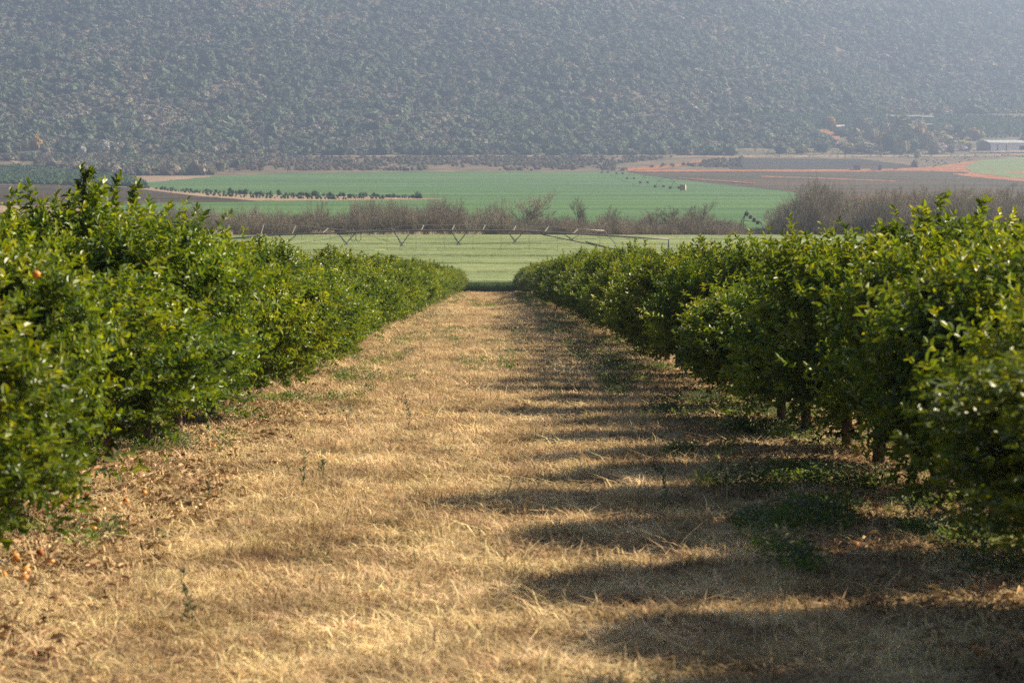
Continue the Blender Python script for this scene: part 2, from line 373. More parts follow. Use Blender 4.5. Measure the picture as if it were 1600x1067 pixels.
# ------------------------------------------------------------------ leaf meshes
def leaves(P, D, Nn, L, W, fold=.25, curl=.15):
    """six-cornered folded leaves: returns verts, quads"""
    D = norm(D); S = norm(np.cross(D, Nn)); Nn = np.cross(S, D)
    L = L[:, None]; W = W[:, None]
    b = P; t = P+D*L-Nn*L*curl
    l1 = P+D*L*.28+S*W*.42+Nn*W*fold; r1 = P+D*L*.28-S*W*.42+Nn*W*fold
    l2 = P+D*L*.66+S*W*.40+Nn*W*fold-Nn*L*curl*.3; r2 = P+D*L*.66-S*W*.40+Nn*W*fold-Nn*L*curl*.3
    V = np.stack([b, l1, l2, t, r2, r1], 1).reshape(-1, 3)
    i = (np.arange(len(P))*6)[:, None]
    f = np.concatenate([i+np.array([[0, 3, 2, 1]]), i+np.array([[0, 5, 4, 3]])], 0)
    return V, f
def shoots(O, A, Ln, k, rg, L0=.095, tint0=None):
    """k leaves in a spiral along each shoot"""
    n = len(O); A = norm(A)
    ref = np.where(np.abs(A[:, 2:3]) < .9, np.array([[0, 0, 1.]]), np.array([[1., 0, 0]]))
    U = norm(np.cross(A, ref)); W_ = np.cross(A, U)
    Ps, Ds, Ns, Ls, Ts = [], [], [], [], []
    ph0 = rg.uniform(0, 6.28, n)
    for j in range(k):
        s = (j+.5)/k; ph = ph0+j*2.4+rg.normal(0, .3, n)
        rad = U*np.cos(ph)[:, None]+W_*np.sin(ph)[:, None]
        P = O+A*(Ln*s)[:, None]
        up = .25+.75*s
        D = norm(rad*(1.05-.45*s)+A*(up)[None] if False else rad*(1.05-.45*s)+A*up+rg.normal(0, .22, (n, 3)))
        Nn = norm(A*1.0-rad*.4+rg.normal(0, .3, (n, 3)))
        Ps.append(P); Ds.append(D); Ns.append(Nn); Ls.append(L0*rg.uniform(.65, 1.2, n))
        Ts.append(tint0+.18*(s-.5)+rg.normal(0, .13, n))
    P = np.concatenate(Ps); D = np.concatenate(Ds); Nn = np.concatenate(Ns); L = np.concatenate(Ls); T = np.concatenate(Ts)
    return P, D, Nn, L, np.clip(T, 0, 1)
def citrus_crown(seed, tall=0, nsh=6200, low=.57, top=1.97, rx=1.36, ry=1.06):
    rg = np.random.default_rng(seed)
    zc = (low+top)/2+.05; rz = (top-low)/2
    nb = 40
    bd = norm(rg.normal(0, 1, (nb, 3))); ba = rg.uniform(-.42, .34, nb); bs = rg.uniform(.18, .48, nb)
    def rad(d):
        q = (np.abs(d[:, 0]/rx)**2.2+np.abs(d[:, 1]/ry)**2.2+np.abs(d[:, 2]/rz)**2.2)**(-1/2.2)
        dd = ((d[:, None, :]-bd[None])**2).sum(-1)
        return q*(1+(ba*np.exp(-dd/(bs**2))).sum(1)*.75)
    nc = 150
    dc = norm(rg.normal(0, 1, (nc, 3))*np.array([1, 1, .9])); dc[:, 2] = np.where(dc[:, 2] < -.65, -dc[:, 2]*.4, dc[:, 2]); dc = norm(dc)
    rc = rad(dc)*rg.uniform(.74, 1.04, nc)*.88
    Cc = dc*rc[:, None]+np.array([0, 0, zc]); csz = rg.uniform(.085, .16, nc); ct = rg.normal(0, .11, nc)
    no_ = int(nsh*.72); wch = rg.integers(0, nc, no_)
    O1 = Cc[wch]+rg.normal(0, 1, (no_, 3))*csz[wch][:, None]
    ni = nsh-no_; di = norm(rg.normal(0, 1, (ni, 3))); O2 = di*(rad(di)*rg.uniform(.35, .8, ni))[:, None]+np.array([0, 0, zc])
    O = np.concatenate([O1, O2]); d = norm(O-np.array([0, 0, zc]))
    tcl = np.concatenate([ct[wch], np.full(ni, -.18)])  # inner leaves get a darker tint, crown shade put into their colour
    Aloc = np.concatenate([norm(O1-(Cc[wch]-d[:no_]*.12)), di])
    out = norm(d*np.array([1/rx, 1/ry, 1/rz])**1.0)
    A = norm(out*.5+Aloc*.6+np.array([0, 0, .45])+rg.normal(0, .25, (nsh, 3)))
    Ln = rg.uniform(.07, .19, nsh)
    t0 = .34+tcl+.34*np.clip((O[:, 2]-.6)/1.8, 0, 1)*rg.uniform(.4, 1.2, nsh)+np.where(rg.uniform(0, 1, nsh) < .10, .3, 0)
    parts = [shoots(O, A, Ln, 9, rg, L0=.066, tint0=t0)]
    stems = MB()
    # upright water shoots above the outline
    def column(base, topp, m, k, L0, wid):
        sx = np.linspace(0, 1, m); OO = base+(topp-base)*sx[:, None]
        OO[:, :2] += rg.normal(0, wid, (m, 2))*(1-.6*sx[:, None])
        AA = norm(np.tile(norm(topp-base), (m, 1))+rg.normal(0, .3, (m, 3)))
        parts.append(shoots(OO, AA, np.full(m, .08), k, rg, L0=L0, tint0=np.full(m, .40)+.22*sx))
    for j in range(9):
        a = rg.uniform(0, 6.28); rr = rg.uniform(.1, .95)
        dv = norm(np.array([[math.cos(a)*rr, math.sin(a)*rr, 1.0]]))
        base = dv[0]*rad(dv)[0]*.9+np.array([0, 0, zc]); Lw = rg.uniform(.16, .42)
        column(base, base+np.array([rg.normal(0, .08), rg.normal(0, .08), Lw+.05]), int(Lw/.022), 4, .076, .012)
    if tall == 1:
        for ox, tz, wd, m in ((-.24, 2.68, .06, 74), (.06, 2.60, .018, 28), (.25, 2.55, .022, 32), (-.12, 2.15, .09, 40), (.3, 2.1, .09, 40)):
            column(np.array([ox*.8, .1, 1.6]), np.array([ox, .1, tz]), m, 6, .09, wd)
    if tall == 2:
        for ox, tz, wd, m in ((-.35, 2.38, .03, 34), (.05, 2.42, .04, 40), (.4, 2.3, .03, 30), (-.6, 2.12, .04, 30)):
            column(np.array([ox*.7, .0, 1.5]), np.array([ox, .0, tz]), m, 6, .09, wd)
    P = np.concatenate([p[0] for p in parts]); D = np.concatenate([p[1] for p in parts]); Nn = np.concatenate([p[2] for p in parts])
    L = np.concatenate([p[3] for p in parts]); T = np.concatenate([p[4] for p in parts])
    keep = P[:, 2] > .22
    P, D, Nn, L, T = P[keep], D[keep], Nn[keep], L[keep], T[keep]
    V, f = leaves(P, D, Nn, L, L*rg.uniform(.44, .58, len(L)))
    # a share of the year's leaves turned yellow
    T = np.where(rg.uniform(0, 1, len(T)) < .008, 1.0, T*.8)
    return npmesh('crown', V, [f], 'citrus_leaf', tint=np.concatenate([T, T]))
def citrus_wood(seed):
    rg = np.random.default_rng(seed+500); mb = MB()
    k = np.array([rg.normal(0, .02), rg.normal(0, .02), .5])
    mb.tube([(0, 0, -.08), (0, 0, .03), k*.5, k], [.09, .066, .058, .055], 8)
    for j in range(6):
        a = j*1.047+rg.uniform(-.3, .3); o = rg.uniform(.5, .9)
        p1 = k+np.array([math.cos(a)*.3*o, math.sin(a)*.3*o, .35]); p2 = k+np.array([math.cos(a)*.85*o, math.sin(a)*.85*o, rg.uniform(.7, 1.25)])
        mb.tube([k-np.array([0, 0, .05]), p1, p2], [.036, .025, .008], 5)
        for q in range(4):
            b = a+rg.uniform(-1, 1); e = p1+(p2-p1)*rg.uniform(0, .8)
            mb.tube([e, e+np.array([math.cos(b)*.4, math.sin(b)*.4, rg.uniform(-.05, .4)])], [.014, .004], 4)
    return mb.mesh('trunk', 'citrus_bark', True)
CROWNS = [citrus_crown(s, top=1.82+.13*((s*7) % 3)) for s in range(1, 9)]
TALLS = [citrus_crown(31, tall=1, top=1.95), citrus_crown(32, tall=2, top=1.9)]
WOODS = [citrus_wood(s) for s in range(4)]
ORD = ['first', 'second', 'third', 'fourth', 'fifth', 'sixth', 'seventh', 'eighth', 'ninth', 'tenth', 'eleventh', 'twelfth', 'thirteenth', 'fourteenth',
       'fifteenth', 'sixteenth', 'seventeenth', 'eighteenth', 'nineteenth', 'twentieth']
TENS = {2: ('twentieth', 'twenty'), 3: ('thirtieth', 'thirty'), 4: ('fortieth', 'forty'), 5: ('fiftieth', 'fifty')}
def ordinal(n):
    if n <= 20: return ORD[n-1]
    t, r = divmod(n, 10)
    return TENS[t][0] if r == 0 else TENS[t][1]+'-'+ORD[r-1]
def citrus(x, y, crown, wood, rz, sx, sz, label, group):
    z = float(terrain(x, y))
    t = empty('citrus_tree', (x, y, z), label=label, cat='citrus tree', group=group)
    c = bpy.data.objects.new('crown', crown); link(c, t); c.rotation_euler = (0, 0, rz); c.scale = (sx, sx*.93, sz)
    k = bpy.data.objects.new('trunk', wood); link(k, t); k.rotation_euler = (0, 0, rz); k.scale = (min(sx, 1), min(sx, 1), sz)
    return t
rs = random.Random(5)
trees = {}
for side, nm, y0 in ((-1, 'left', 10.7), (1, 'right', 10.3)):
    n = 81
    for i in range(n):
        y = y0+i*2.53+rs.uniform(-.12, .12)
        x = side*(3.5+rs.uniform(-.08, .08))
        tall = (side == -1 and i in (5,)) or (side == 1 and i in (5,)) or (i > 8 and rs.random() < .08)
        cm = TALLS[(side+1)//2 if i < 9 else i % 2] if tall else CROWNS[rs.randrange(8)]
        rz = 0 if tall and i < 9 else rs.choice((0, math.pi))+rs.uniform(-.35, .35)
        sx = rs.uniform(.88, 1.12); sz = rs.uniform(.82, 1.13) if not (tall and i < 9) else 1.0
        if i > 55: sz *= .96
        sz *= (.90 if i < 2 else .84 if i < 9 else .87 if i < 15 else .93) if side == 1 else (.88 if i > 7 else .94 if not tall else 1)
        if not tall and i > 5: sz = min(sz, 1.08)
        if side == 1 and i == 0: sx, sz = .98, .62
        if i < 41: lb = '%s glossy green citrus tree from the camera in the %s row' % (ordinal(i+1), nm)
        else: lb = 'distant citrus tree, %s counted from the far end of the %s row' % (ordinal(n-i), nm)
        if tall and i < 10: lb = 'citrus tree with tall leafy shoots standing above its crown in the %s row' % nm
        if side == 1 and i == 0: x, y, sx, sz = 3.4, 10.9, 1.13, .56
        trees[(side, i)] = citrus(x, y, cm, WOODS[rs.randrange(4)], rz, sx, sz, lb, 'citrus trees of the %s row beside the grass lane' % nm)
        if side == 1 and i == 0: trees[(1, 0)].children[0].location.z = .24
    for i in range(14):
        y = 13.5+side*.4+i*2.55; x = side*(10.4+rs.uniform(-.1, .1))
        citrus(x, y, CROWNS[rs.randrange(8)], WOODS[rs.randrange(4)], rs.uniform(0, 6.28), 1, 1,
               '%s citrus tree of the next row glimpsed behind the %s row' % (ordinal(i+1).capitalize(), nm), 'citrus trees of the row behind the %s one' % nm)

# ------------------------------------------------------------------ grass, weeds, litter
def blades(seed, n, h0, h1, spread, wd, lean=.5, material='dry_grass'):
    rg = np.random.default_rng(seed)
    a = rg.uniform(0, 6.28, n); r = spread*np.sqrt(rg.uniform(0, 1, n))
    B = np.stack([np.cos(a)*r, np.sin(a)*r, np.full(n, -.02)], -1)
    d = rg.uniform(0, 6.28, n); ln = np.abs(rg.normal(0, lean, n)); h = rg.uniform(h0, h1, n)
    dv = np.stack([np.cos(d), np.sin(d), np.zeros(n)], -1); s = np.stack([-np.sin(d+rg.normal(0, .8, n)), np.cos(d), np.zeros(n)], -1); s = norm(s)
    up = np.array([0, 0, 1.])
    M1 = B+up*(h*.55)[:, None]+dv*(h*ln*.35)[:, None]; T = B+up*(h*(1-.25*np.minimum(ln, 1.6)))[:, None]+dv*(h*ln*1.05)[:, None]
    w_ = wd*rg.uniform(.6, 1.3, n)[:, None]
    V = np.stack([B-s*w_, B+s*w_, M1+s*w_*.8, M1-s*w_*.8, T], 1).reshape(-1, 3)
    i = (np.arange(n)*5)[:, None]
    return npmesh('blades', V, [i+np.array([[0, 1, 2, 3]]), i+np.array([[3, 2, 4]])], material)
TUFT = [blades(s, 46, .03, .10, .13, .0036, 1.2) for s in range(5)]+[blades(10+s, 70, .05, .15, .12, .0028, .85) for s in range(3)]
FLAT = [blades(20+s, 40, .02, .12, .14, .004, 1.9) for s in range(4)]
def rnd_ground(n, x0, x1, y0, y1, power=1.0):
    u = rng.uniform(0, 1, n); y = y0+(y1-y0)*u**power
    x = rng.uniform(x0, x1, n)
    return x, y
def lane_grass():
    X, Y, S, I = [], [], [], []
    for (ya, yb, dens, sc) in ((9.5, 14, 120, .68), (14, 22, 105, .85), (22, 45, 62, 1.0), (45, 90, 30, 1.3), (90, 215, 14, 1.8)):
        n = int((yb-ya)*10.4*dens); x, y = rnd_ground(n, -5.2, 5.2, ya, yb)
        pat = fbm(x/1.3, y/2.6, 41); row = np.where(x < 0, sstep(1.8, 2.7, -x), sstep(2.2, 3.3, x))
        trod = np.exp(-((x-.1)/.55)**2)
        keep = rng.uniform(0, 1, n) < (.22+1.7*(pat-.28))*(1-np.where((x < 0) & (y < 26), .93, .80)*row)*(1-.35*trod)
        x, y, pat = x[keep], y[keep], pat[keep]
        tallp = sstep(.50, .72, fbm(x/.9, y/1.6, 55)+.16*np.exp(-((np.abs(x+.1)-1.55)/.5)**2)-.05)
        
        idx = np.where(rng.uniform(0, 1, len(x)) < tallp*.75, rng.integers(5, 8, len(x)), rng.integers(0, 5, len(x)))
        X.append(x); Y.append(y); S.append(sc*rng.uniform(.6, 1.25, len(x))*(.72+.42*tallp)*(1-.2*np.exp(-((x-.1)/.55)**2))); I.append(idx)
    x = np.concatenate(X); y = np.concatenate(Y); s = np.concatenate(S)
    return np.stack([x, y, terrain(x, y)], -1), s, np.concatenate(I)
P_, S_, I_ = lane_grass()
sv = np.stack([S_, S_, np.minimum(S_, 1.25)], -1)
scatter('dry_grass', P_, TUFT, 'dry straw coloured grass covering the lane between the two tree rows', 'grass', scl=sv, idx=I_)
n = 52000; x, y = rnd_ground(n, -5.4, 5.4, 9.5, 120, 1.7)
scatter('straw_litter', np.stack([x, y, terrain(x, y)+.005], -1), FLAT, 'flattened straw and trampled stems lying on the brown soil', 'straw', scl=rng.uniform(.6, 1.1, n)*(1+y/90))
# fallen leaf litter under the rows
def litter_mesh(seed):
    rg = np.random.default_rng(seed); n = 26
    P = np.stack([rg.uniform(-.22, .22, n), rg.uniform(-.22, .22, n), rg.uniform(.0, .035, n)], -1)
    D = norm(np.stack([rg.normal(0, 1, n), rg.normal(0, 1, n), rg.normal(0, .3, n)], -1)); Nn = norm(np.stack([rg.normal(0, .4, n), rg.normal(0, .4, n), np.ones(n)], -1))
    L = rg.uniform(.04, .085, n); V, f = leaves(P, D, Nn, L, L*.45, .3, .3)
    return npmesh('litter', V, [f], 'grass_litter')
LIT = [litter_mesh(s) for s in range(4)]
n = 15000; x, y = rnd_ground(n, 2.1, 5.6, 9.5, 110, 1.6); x = x*np.where(rng.uniform(0, 1, n) < .5, -1, 1)
scatter('leaf_litter', np.stack([x, y, terrain(x, y)+.004], -1), LIT, 'dead curled leaves littering the soil beneath the tree rows', 'leaf litter', scl=rng.uniform(.7, 1.2, n))
# green weeds
def weed_mesh(seed, material='weed_green', n=34, h=.14, L0=.05):
    rg = np.random.default_rng(seed)
    a = rg.uniform(0, 6.28, n); r = .11*np.sqrt(rg.uniform(0, 1, n)); P = np.stack([np.cos(a)*r, np.sin(a)*r, rg.uniform(0, h, n)], -1)
    D = norm(np.stack([np.cos(a), np.sin(a), rg.uniform(.1, 1.2, n)], -1)+rg.normal(0, .3, (n, 3))); Nn = norm(np.stack([-np.cos(a)*.5, -np.sin(a)*.5, np.ones(n)], -1))
    L = rg.uniform(.5, 1.3, n)*L0; V, f = leaves(P, D, Nn, L, L*.45)
    return npmesh('weed', V, [f], material)
WEED = [weed_mesh(s) for s in range(4)]+[weed_mesh(7+s, 'weed_grey', 60, .2, .04) for s in range(2)]
n = 26000; x, y = rnd_ground(n, 1.7, 4.8, 9.5, 200, 1.5); sg = np.where(rng.uniform(0, 1, n) < .38, -1, 1); x = x*sg
k = fbm(x/.8, y/1.5, 77) > np.where(sg < 0, .66, .585); x, y, sg = x[k], y[k], sg[k]
spots = ground_at([1330, 1370, 1250, 1300, 1180, 1590, 1545, 160, 290, 400, 60, 25, 390, 370, 1480, 1420, 1150, 620, 700, 780, 500, 860],
                  [765, 770, 745, 700, 680, 905, 850, 848, 712, 660, 835, 840, 652, 690, 850, 800, 650, 535, 536, 488, 590, 520])
sp = np.repeat(spots, np.where(spots[:, 0] < -1.5, 7, 22), 0); sp[:, 0] += rng.normal(0, .22, len(sp)); sp[:, 1] += rng.normal(0, .32, len(sp))
k = ~((x < 0) & (y < 24) & (rng.uniform(0, 1, len(x)) < .93)); x, y = x[k], y[k]
x = np.concatenate([x, sp[:, 0]]); y = np.concatenate([y, sp[:, 1]]); n = len(x)
# thin green film across the lane far away
xe, ye = rnd_ground(2600, -2.4, 2.4, 40, 150); k = fbm(xe/1.5, ye/5, 91) > .60; x = np.concatenate([x, xe[k]]); y = np.concatenate([y, ye[k]]); n = len(x)
scatter('green_weeds', np.stack([x, y, terrain(x, y)], -1), WEED, 'low green weeds growing along the edges of the grass lane', 'weeds', scl=rng.uniform(.5, 1.15, n))

def stalk(px, py, h, label, grey=True):
    p = at(px, py); mb = MB(); rg = random.Random(int(px))
    top = np.array([rg.uniform(-.06, .06), rg.uniform(-.06, .06), h])
    t = empty('weed_stalk', p, label=label, cat='weed', group='tall green weed stalks in the dry grass')
    pts = [top*s+np.array([.02*math.sin(s*5), 0, -.02*(s == 0)]) for s in np.linspace(0, 1, 6)]
    mb.tube(pts, np.linspace(.005, .002, 6), 5).build('stem', 'weed_grey', t)
    g2 = np.random.default_rng(int(px)); m = 26; s = g2.uniform(.15, 1, m)
    P = top[None]*s[:, None]; a = g2.uniform(0, 6.28, m)
    D = np.stack([np.cos(a), np.sin(a), np.full(m, .9)], -1); Nn = np.stack([-np.cos(a), -np.sin(a), np.ones(m)], -1)
    L = g2.uniform(.03, .07, m); V, f = leaves(P, D, Nn, L, L*.3)
    o = bpy.data.objects.new('leaves', npmesh('leaves', V, [f], 'weed_grey')); link(o, t)
stalk(298, 985, .30, 'bent green weed stalk alone in the pale grass at the bottom left')
stalk(468, 770, .34, 'thin upright green weed stalk left of the bushier stalk in mid lane')
stalk(500, 755, .30, 'bushier green weed stalk standing in the dry grass left of the lane centre')
stalk(640, 660, .32, 'small green weed stalk in the sunlit grass near the lane centre')
stalk(1040, 800, .38, 'dark weed stalk standing where the tree shadows begin on the right')
stalk(873, 640, .35, 'slim weed stalk in front of the bright grass tufts in the shade')
stalk(325, 785, .20, 'short leafy weed stalk on the bare soil right of the hose')

# ------------------------------------------------------------------ fallen fruit, hoses, fruit in the trees
def orange_mesh(rough=.06, seed=0, material='orange_peel'):
    rg = np.random.default_rng(seed); V = []; Fs = []; nu, nv = 14, 9
    for j in range(nv+1):
        th = math.pi*j/nv
        for i in range(nu):
            ph = 2*math.pi*i/nu; r = 1+rg.normal(0, rough*.35)
            dz = 1-.12*math.exp(-(th/.35)**2)-.08*math.exp(-((math.pi-th)/.35)**2)
            V.append((r*math.sin(th)*math.cos(ph), r*math.sin(th)*math.sin(ph), .9*dz*math.cos(th)))
    for j in range(nv):
        for i in range(nu): Fs.append((j*nu+i, (j+1)*nu+i, (j+1)*nu+(i+1) % nu, j*nu+(i+1) % nu))
    me = bpy.data.meshes.new('fruit'); me.from_pydata(V, [], Fs); me.materials.append(MATS[material]); me.polygons.foreach_set('use_smooth', [True]*len(Fs)); me.update(); return me
OM = [orange_mesh(.06, 1), orange_mesh(.1, 2), orange_mesh(.3, 3, 'rotten_peel')]
FRUIT = [(99, 788, 0, 'fallen orange under the left trees just left of the black hose'), (136, 787, 2, 'shrivelled brown orange lying against the bend of the black hose'),
         (225, 780, 1, 'pale fallen orange right of the hose among the litter'), (197, 796, 0, 'bright round fallen orange on the bare soil in front of the left trees'),
         (145, 839, 0, 'fallen orange beside the small weed, right of the curling hose'), (154, 827, 2, 'dull brown orange just behind the one by the small weed'),
         (23, 884, 1, 'dark fallen orange at the left edge touching the hose end'), (79, 892, 0, 'fallen orange alone between the pair and the hose'),
         (39, 917, 0, 'front orange of the touching pair at the bottom left'), (40, 907, 1, 'rear orange of the touching pair at the bottom left'),
         (5, 912, 0, 'fallen orange cut by the left picture edge'), (334, 707, 1, 'split fallen orange farthest along the left row near the green weeds'),
         (62, 879, 2, 'rotten brown orange in the litter between two bright ones'), (1194, 669, 1, 'small red orange fallen beside a trunk in the right row'),
         (1335, 865, 0, 'fallen orange lying in the tree shadow on the right of the lane'), (1462, 801, 1, 'fallen orange on the sunlit soil under the right trees'),
         (1525, 1034, 1, 'fallen orange in the dark grass at the bottom right'), (1350, 745, 2, 'dried brown orange among the green weeds on the right'), (1103, 691, 1, 'tiny fallen orange in the shade beyond the weeds on the right')]
for i, (a, b, k, lb) in enumerate(FRUIT):
    p = at(a, b); r = .030*(1+.12*math.sin(i*2.3))
    o = bpy.data.objects.new('orange', OM[k]); link(o); o.location = (p[0], p[1], p[2]+r*.8+.03); o.scale = (r, r, r*(.75 if k == 2 else 1)); o.rotation_euler = (i*.7, i*1.3, i*.5)
    tag(o, lb, 'orange', 'oranges fallen on the ground')
def hose(pp, label):
    P = np.array([at(a, b) for a, b in pp]); Q = []
    for i in range(len(P)-1):
        p0, p1, p2, p3 = P[max(i-1, 0)], P[i], P[i+1], P[min(i+2, len(P)-1)]
        for t in np.linspace(0, 1, 7)[:-1]:
            Q.append(.5*((2*p1)+(-p0+p2)*t+(2*p0-5*p1+4*p2-p3)*t*t+(-p0+3*p1-3*p2+p3)*t**3))
    Q = np.array(Q+[P[-1]]); Q[:, 2] = terrain(Q[:, 0], Q[:, 1])+.035
    o = MB().tube(Q, .013, 8).build('hose', 'hose_plastic', smooth=True); tag(o, label, 'hose', 'drip irrigation hoses')
hose([(-30, 893), (0, 888), (24, 883)], 'short grey end of drip hose at the left picture edge')
hose([(92, 861), (90, 850), (81, 832), (86, 816), (109, 806), (122, 792), (135, 785), (157, 779), (182, 774), (202, 757), (229, 753), (255, 731), (281, 719), (320, 700), (380, 650)], 'black drip hose snaking over the soil under the left row')
hose([(1385, 795), (1405, 797), (1422, 804), (1436, 818), (1443, 830)], 'dark drip hose curling in the weeds under the right row')
def tree_fruit(side, i, dx, dy, dz):
    t = trees[(side, i)]; o = bpy.data.objects.new('fruit', OM[0]); link(o, t); o.location = (dx, dy, dz); o.scale = (.026,)*3
tree_fruit(-1, 2, .78, -.72, 1.85)

# ------------------------------------------------------------------ wheat field below the orchard
Yw0, Yw1 = 216.0, 366.0
def wheat_block():
    xs = np.linspace(-120, 130, 180); yy = np.concatenate([[Yw0+.35], np.arange(Yw0+.8, Yw1, 1.2)])
    X, Y = np.meshgrid(xs, yy); Z = terrain(X, Y)+.80+.06*(fbm(X/1.5, Y/1.2, 61)-.5)+.18*(fbm(X/30, Y/9, 66)-.5)-.42*((np.mod(Y+X*X*.0006-218, 21) < 1.3)|(np.mod(Y+X*X*.0006-221, 21) < 1.3))
    V = np.stack([X, Y, Z], -1).reshape(-1, 3); nc = len(xs); nr = len(yy)
    i = np.arange((nr-1)*nc).reshape(nr-1, nc)[:, :-1].ravel(); f = np.stack([i, i+1, i+nc+1, i+nc], 1)
    # front skirt
    bx = V[:nc].copy(); bx[:, 2] = terrain(bx[:, 0], bx[:, 1])-.05; b0 = len(V); V = np.concatenate([V, bx])
    j = np.arange(nc-1); f2 = np.stack([b0+j, b0+j+1, j+1, j], 1)
    return npmesh('wheat_canopy', V, [f, f2], 'wheat_top')
o = bpy.data.objects.new('wheat_field', wheat_block()); link(o); tag(o, 'pale green wheat crop filling the flat field below the orchard', 'crop field', kind='stuff')
WH = [blades(70+s, 60, .6, .98, .3, .011, .16, 'wheat') for s in range(4)]
n = 7000; x = rng.uniform(-60, 60, n); y = Yw0+rng.exponential(.9, n)
n2 = 26000; x2 = rng.uniform(-70, 75, n2); y2 = rng.uniform(217, 364, n2)
x = np.concatenate([x, x2]); y = np.concatenate([y, y2]); k = y < 366; x, y = x[k], y[k]
zz = terrain(x, y); zz[n:] += 0
sc = np.stack([np.ones(len(x))*1.0]*3, -1)*rng.uniform(.85, 1.06, len(x))[:, None]
scatter('wheat_stalks', np.stack([x, y, zz], -1), WH, 'upright green wheat stalks along the near edge of the field', 'wheat', scl=sc)

# ------------------------------------------------------------------ bare shrubs and trees beyond the wheat
def twigs(seed, n0, h, spread, up=1.0, depth=3, w0=.03, material='twig_brown', stems=None):
    rg = np.random.default_rng(seed); A, B, Wd = [], [], []
    def grow(p, d, L, w_, k):
        q = p+d*L; A.append(p); B.append(q); Wd.append(w_)
        if k == 0: return
        for _ in range(rg.integers(3, 6)):
            s = rg.uniform(.35, 1); dd = d+rg.normal(0, .42, 3)*np.array([1, 1, .6]); dd[2] += .15*up; dd = dd/np.linalg.norm(dd)
            grow(p+d*L*s, dd, L*rg.uniform(.45, .72), w_*.68, k-1)
    for _ in range(n0):
        a = rg.uniform(0, 6.28); r = spread*.35*math.sqrt(rg.uniform(0, 1)); p = np.array([math.cos(a)*r, math.sin(a)*r, -.1])
        d = np.array([math.cos(a)*rg.uniform(0, .35)*spread/h*2, math.sin(a)*rg.uniform(0, .35)*spread/h*2, 1.0]); d /= np.linalg.norm(d)
        grow(p, d, h*rg.uniform(.38, .6), w0, depth)
    A = np.array(A); B = np.array(B); Wd = np.array(Wd)[:, None]
    d = norm(B-A); s = norm(np.cross(d, rg.normal(0, 1, d.shape))); s2 = np.cross(d, s)
    V = np.stack([A+s*Wd, A-s*Wd*.5+s2*Wd*.87, A-s*Wd*.5-s2*Wd*.87, B], 1).reshape(-1, 3)
    V[:, 2] *= h/max(V[:, 2].max(), .1)
    i = (np.arange(len(A))*4)[:, None]
    return npmesh('twigs', V, [i+np.array([[0, 1, 3]]), i+np.array([[1, 2, 3]]), i+np.array([[2, 0, 3]])], material)
SHR = [twigs(s, 9, 3.0, 2.2, up=1.8, w0=.022) for s in range(5)]
TBARE = [twigs(20+s, 4, 6.0, 1.7, up=1.3, depth=5, w0=.05) for s in range(3)]
STRAW = [twigs(30+s, 7, 4.5, 1.6, up=2, depth=2, w0=.035, material='twig_straw') for s in range(3)]
def px_x(px, D): return (px-768)/F*D
def thick(n, u0, u1, d0, d1, prof):
    u = rng.uniform(u0, u1, n); D = rng.uniform(d0, d1, n); hgt = prof(u)
    k = hgt > 0; u, D, hgt = u[k], D[k], hgt[k]
    x = px_x(u, D); return np.stack([x, D, terrain(x, D)], -1), hgt
def prof(u):
    h_ = np.interp(u, [-150, 150, 240, 420, 560, 700, 780, 880, 1000, 1150, 1165, 1195, 1215, 1260, 1330, 1500, 1700],
                   [.75, .8, .95, .8, 1.0, .95, .85, .62, .6, .6, .25, .3, .9, 1.5, 1.25, 1.3, 1.3])
    return h_*(.70+.65*vnoise(u/6, u*0+3, 5)+.3*vnoise(u/25, u*0+3, 6))
P_, H_ = thick(3300, -150, 1750, 370, 398, prof)
H_ = H_*rng.uniform(.6, 1.65, len(H_))
S_ = np.stack([.7+.25*H_, .7+.25*H_, H_], -1)*rng.uniform(.8, 1.1, len(H_))[:, None]
H_ = H_*1.32
scatter('thicket', P_, SHR, 'tangled leafless brown thicket along the far edge of the wheat', 'thicket', scl=S_)
# straw-tipped whips on the right, farther back
P_, H_ = thick(900, 1195, 1750, 400, 560, lambda u: np.interp(u, [1195, 1260, 1300, 1750], [.3, .8, 1.05, 1.1])*(.5+.8*vnoise(u/11, u*0, 8)))
scatter('straw_whips', P_, STRAW+SHR[:2], 'tall straw coloured whips and scrub behind the right of the thicket', 'scrub', scl=np.stack([H_, H_, H_*1.05], -1))
REED = [blades(80+s, 40, .6, 1.5, .35, .014, .2, 'reed_pale') for s in range(3)]
xx = px_x(rng.uniform(-150, 480, 1500), 368); xb = px_x(rng.uniform(480, 800, 120), 368); xx = np.concatenate([xx, xb]); yv = rng.uniform(366.5, 369.5, len(xx))
k = vnoise(xx/3, yv*0, 12) > .35; xx, yv = xx[k], yv[k]
scatter('pale_reeds', np.stack([xx, yv, terrain(xx, yv)], -1), REED, 'whitish dry reeds edging the far side of the wheat on the left', 'reeds')
DUP = {}
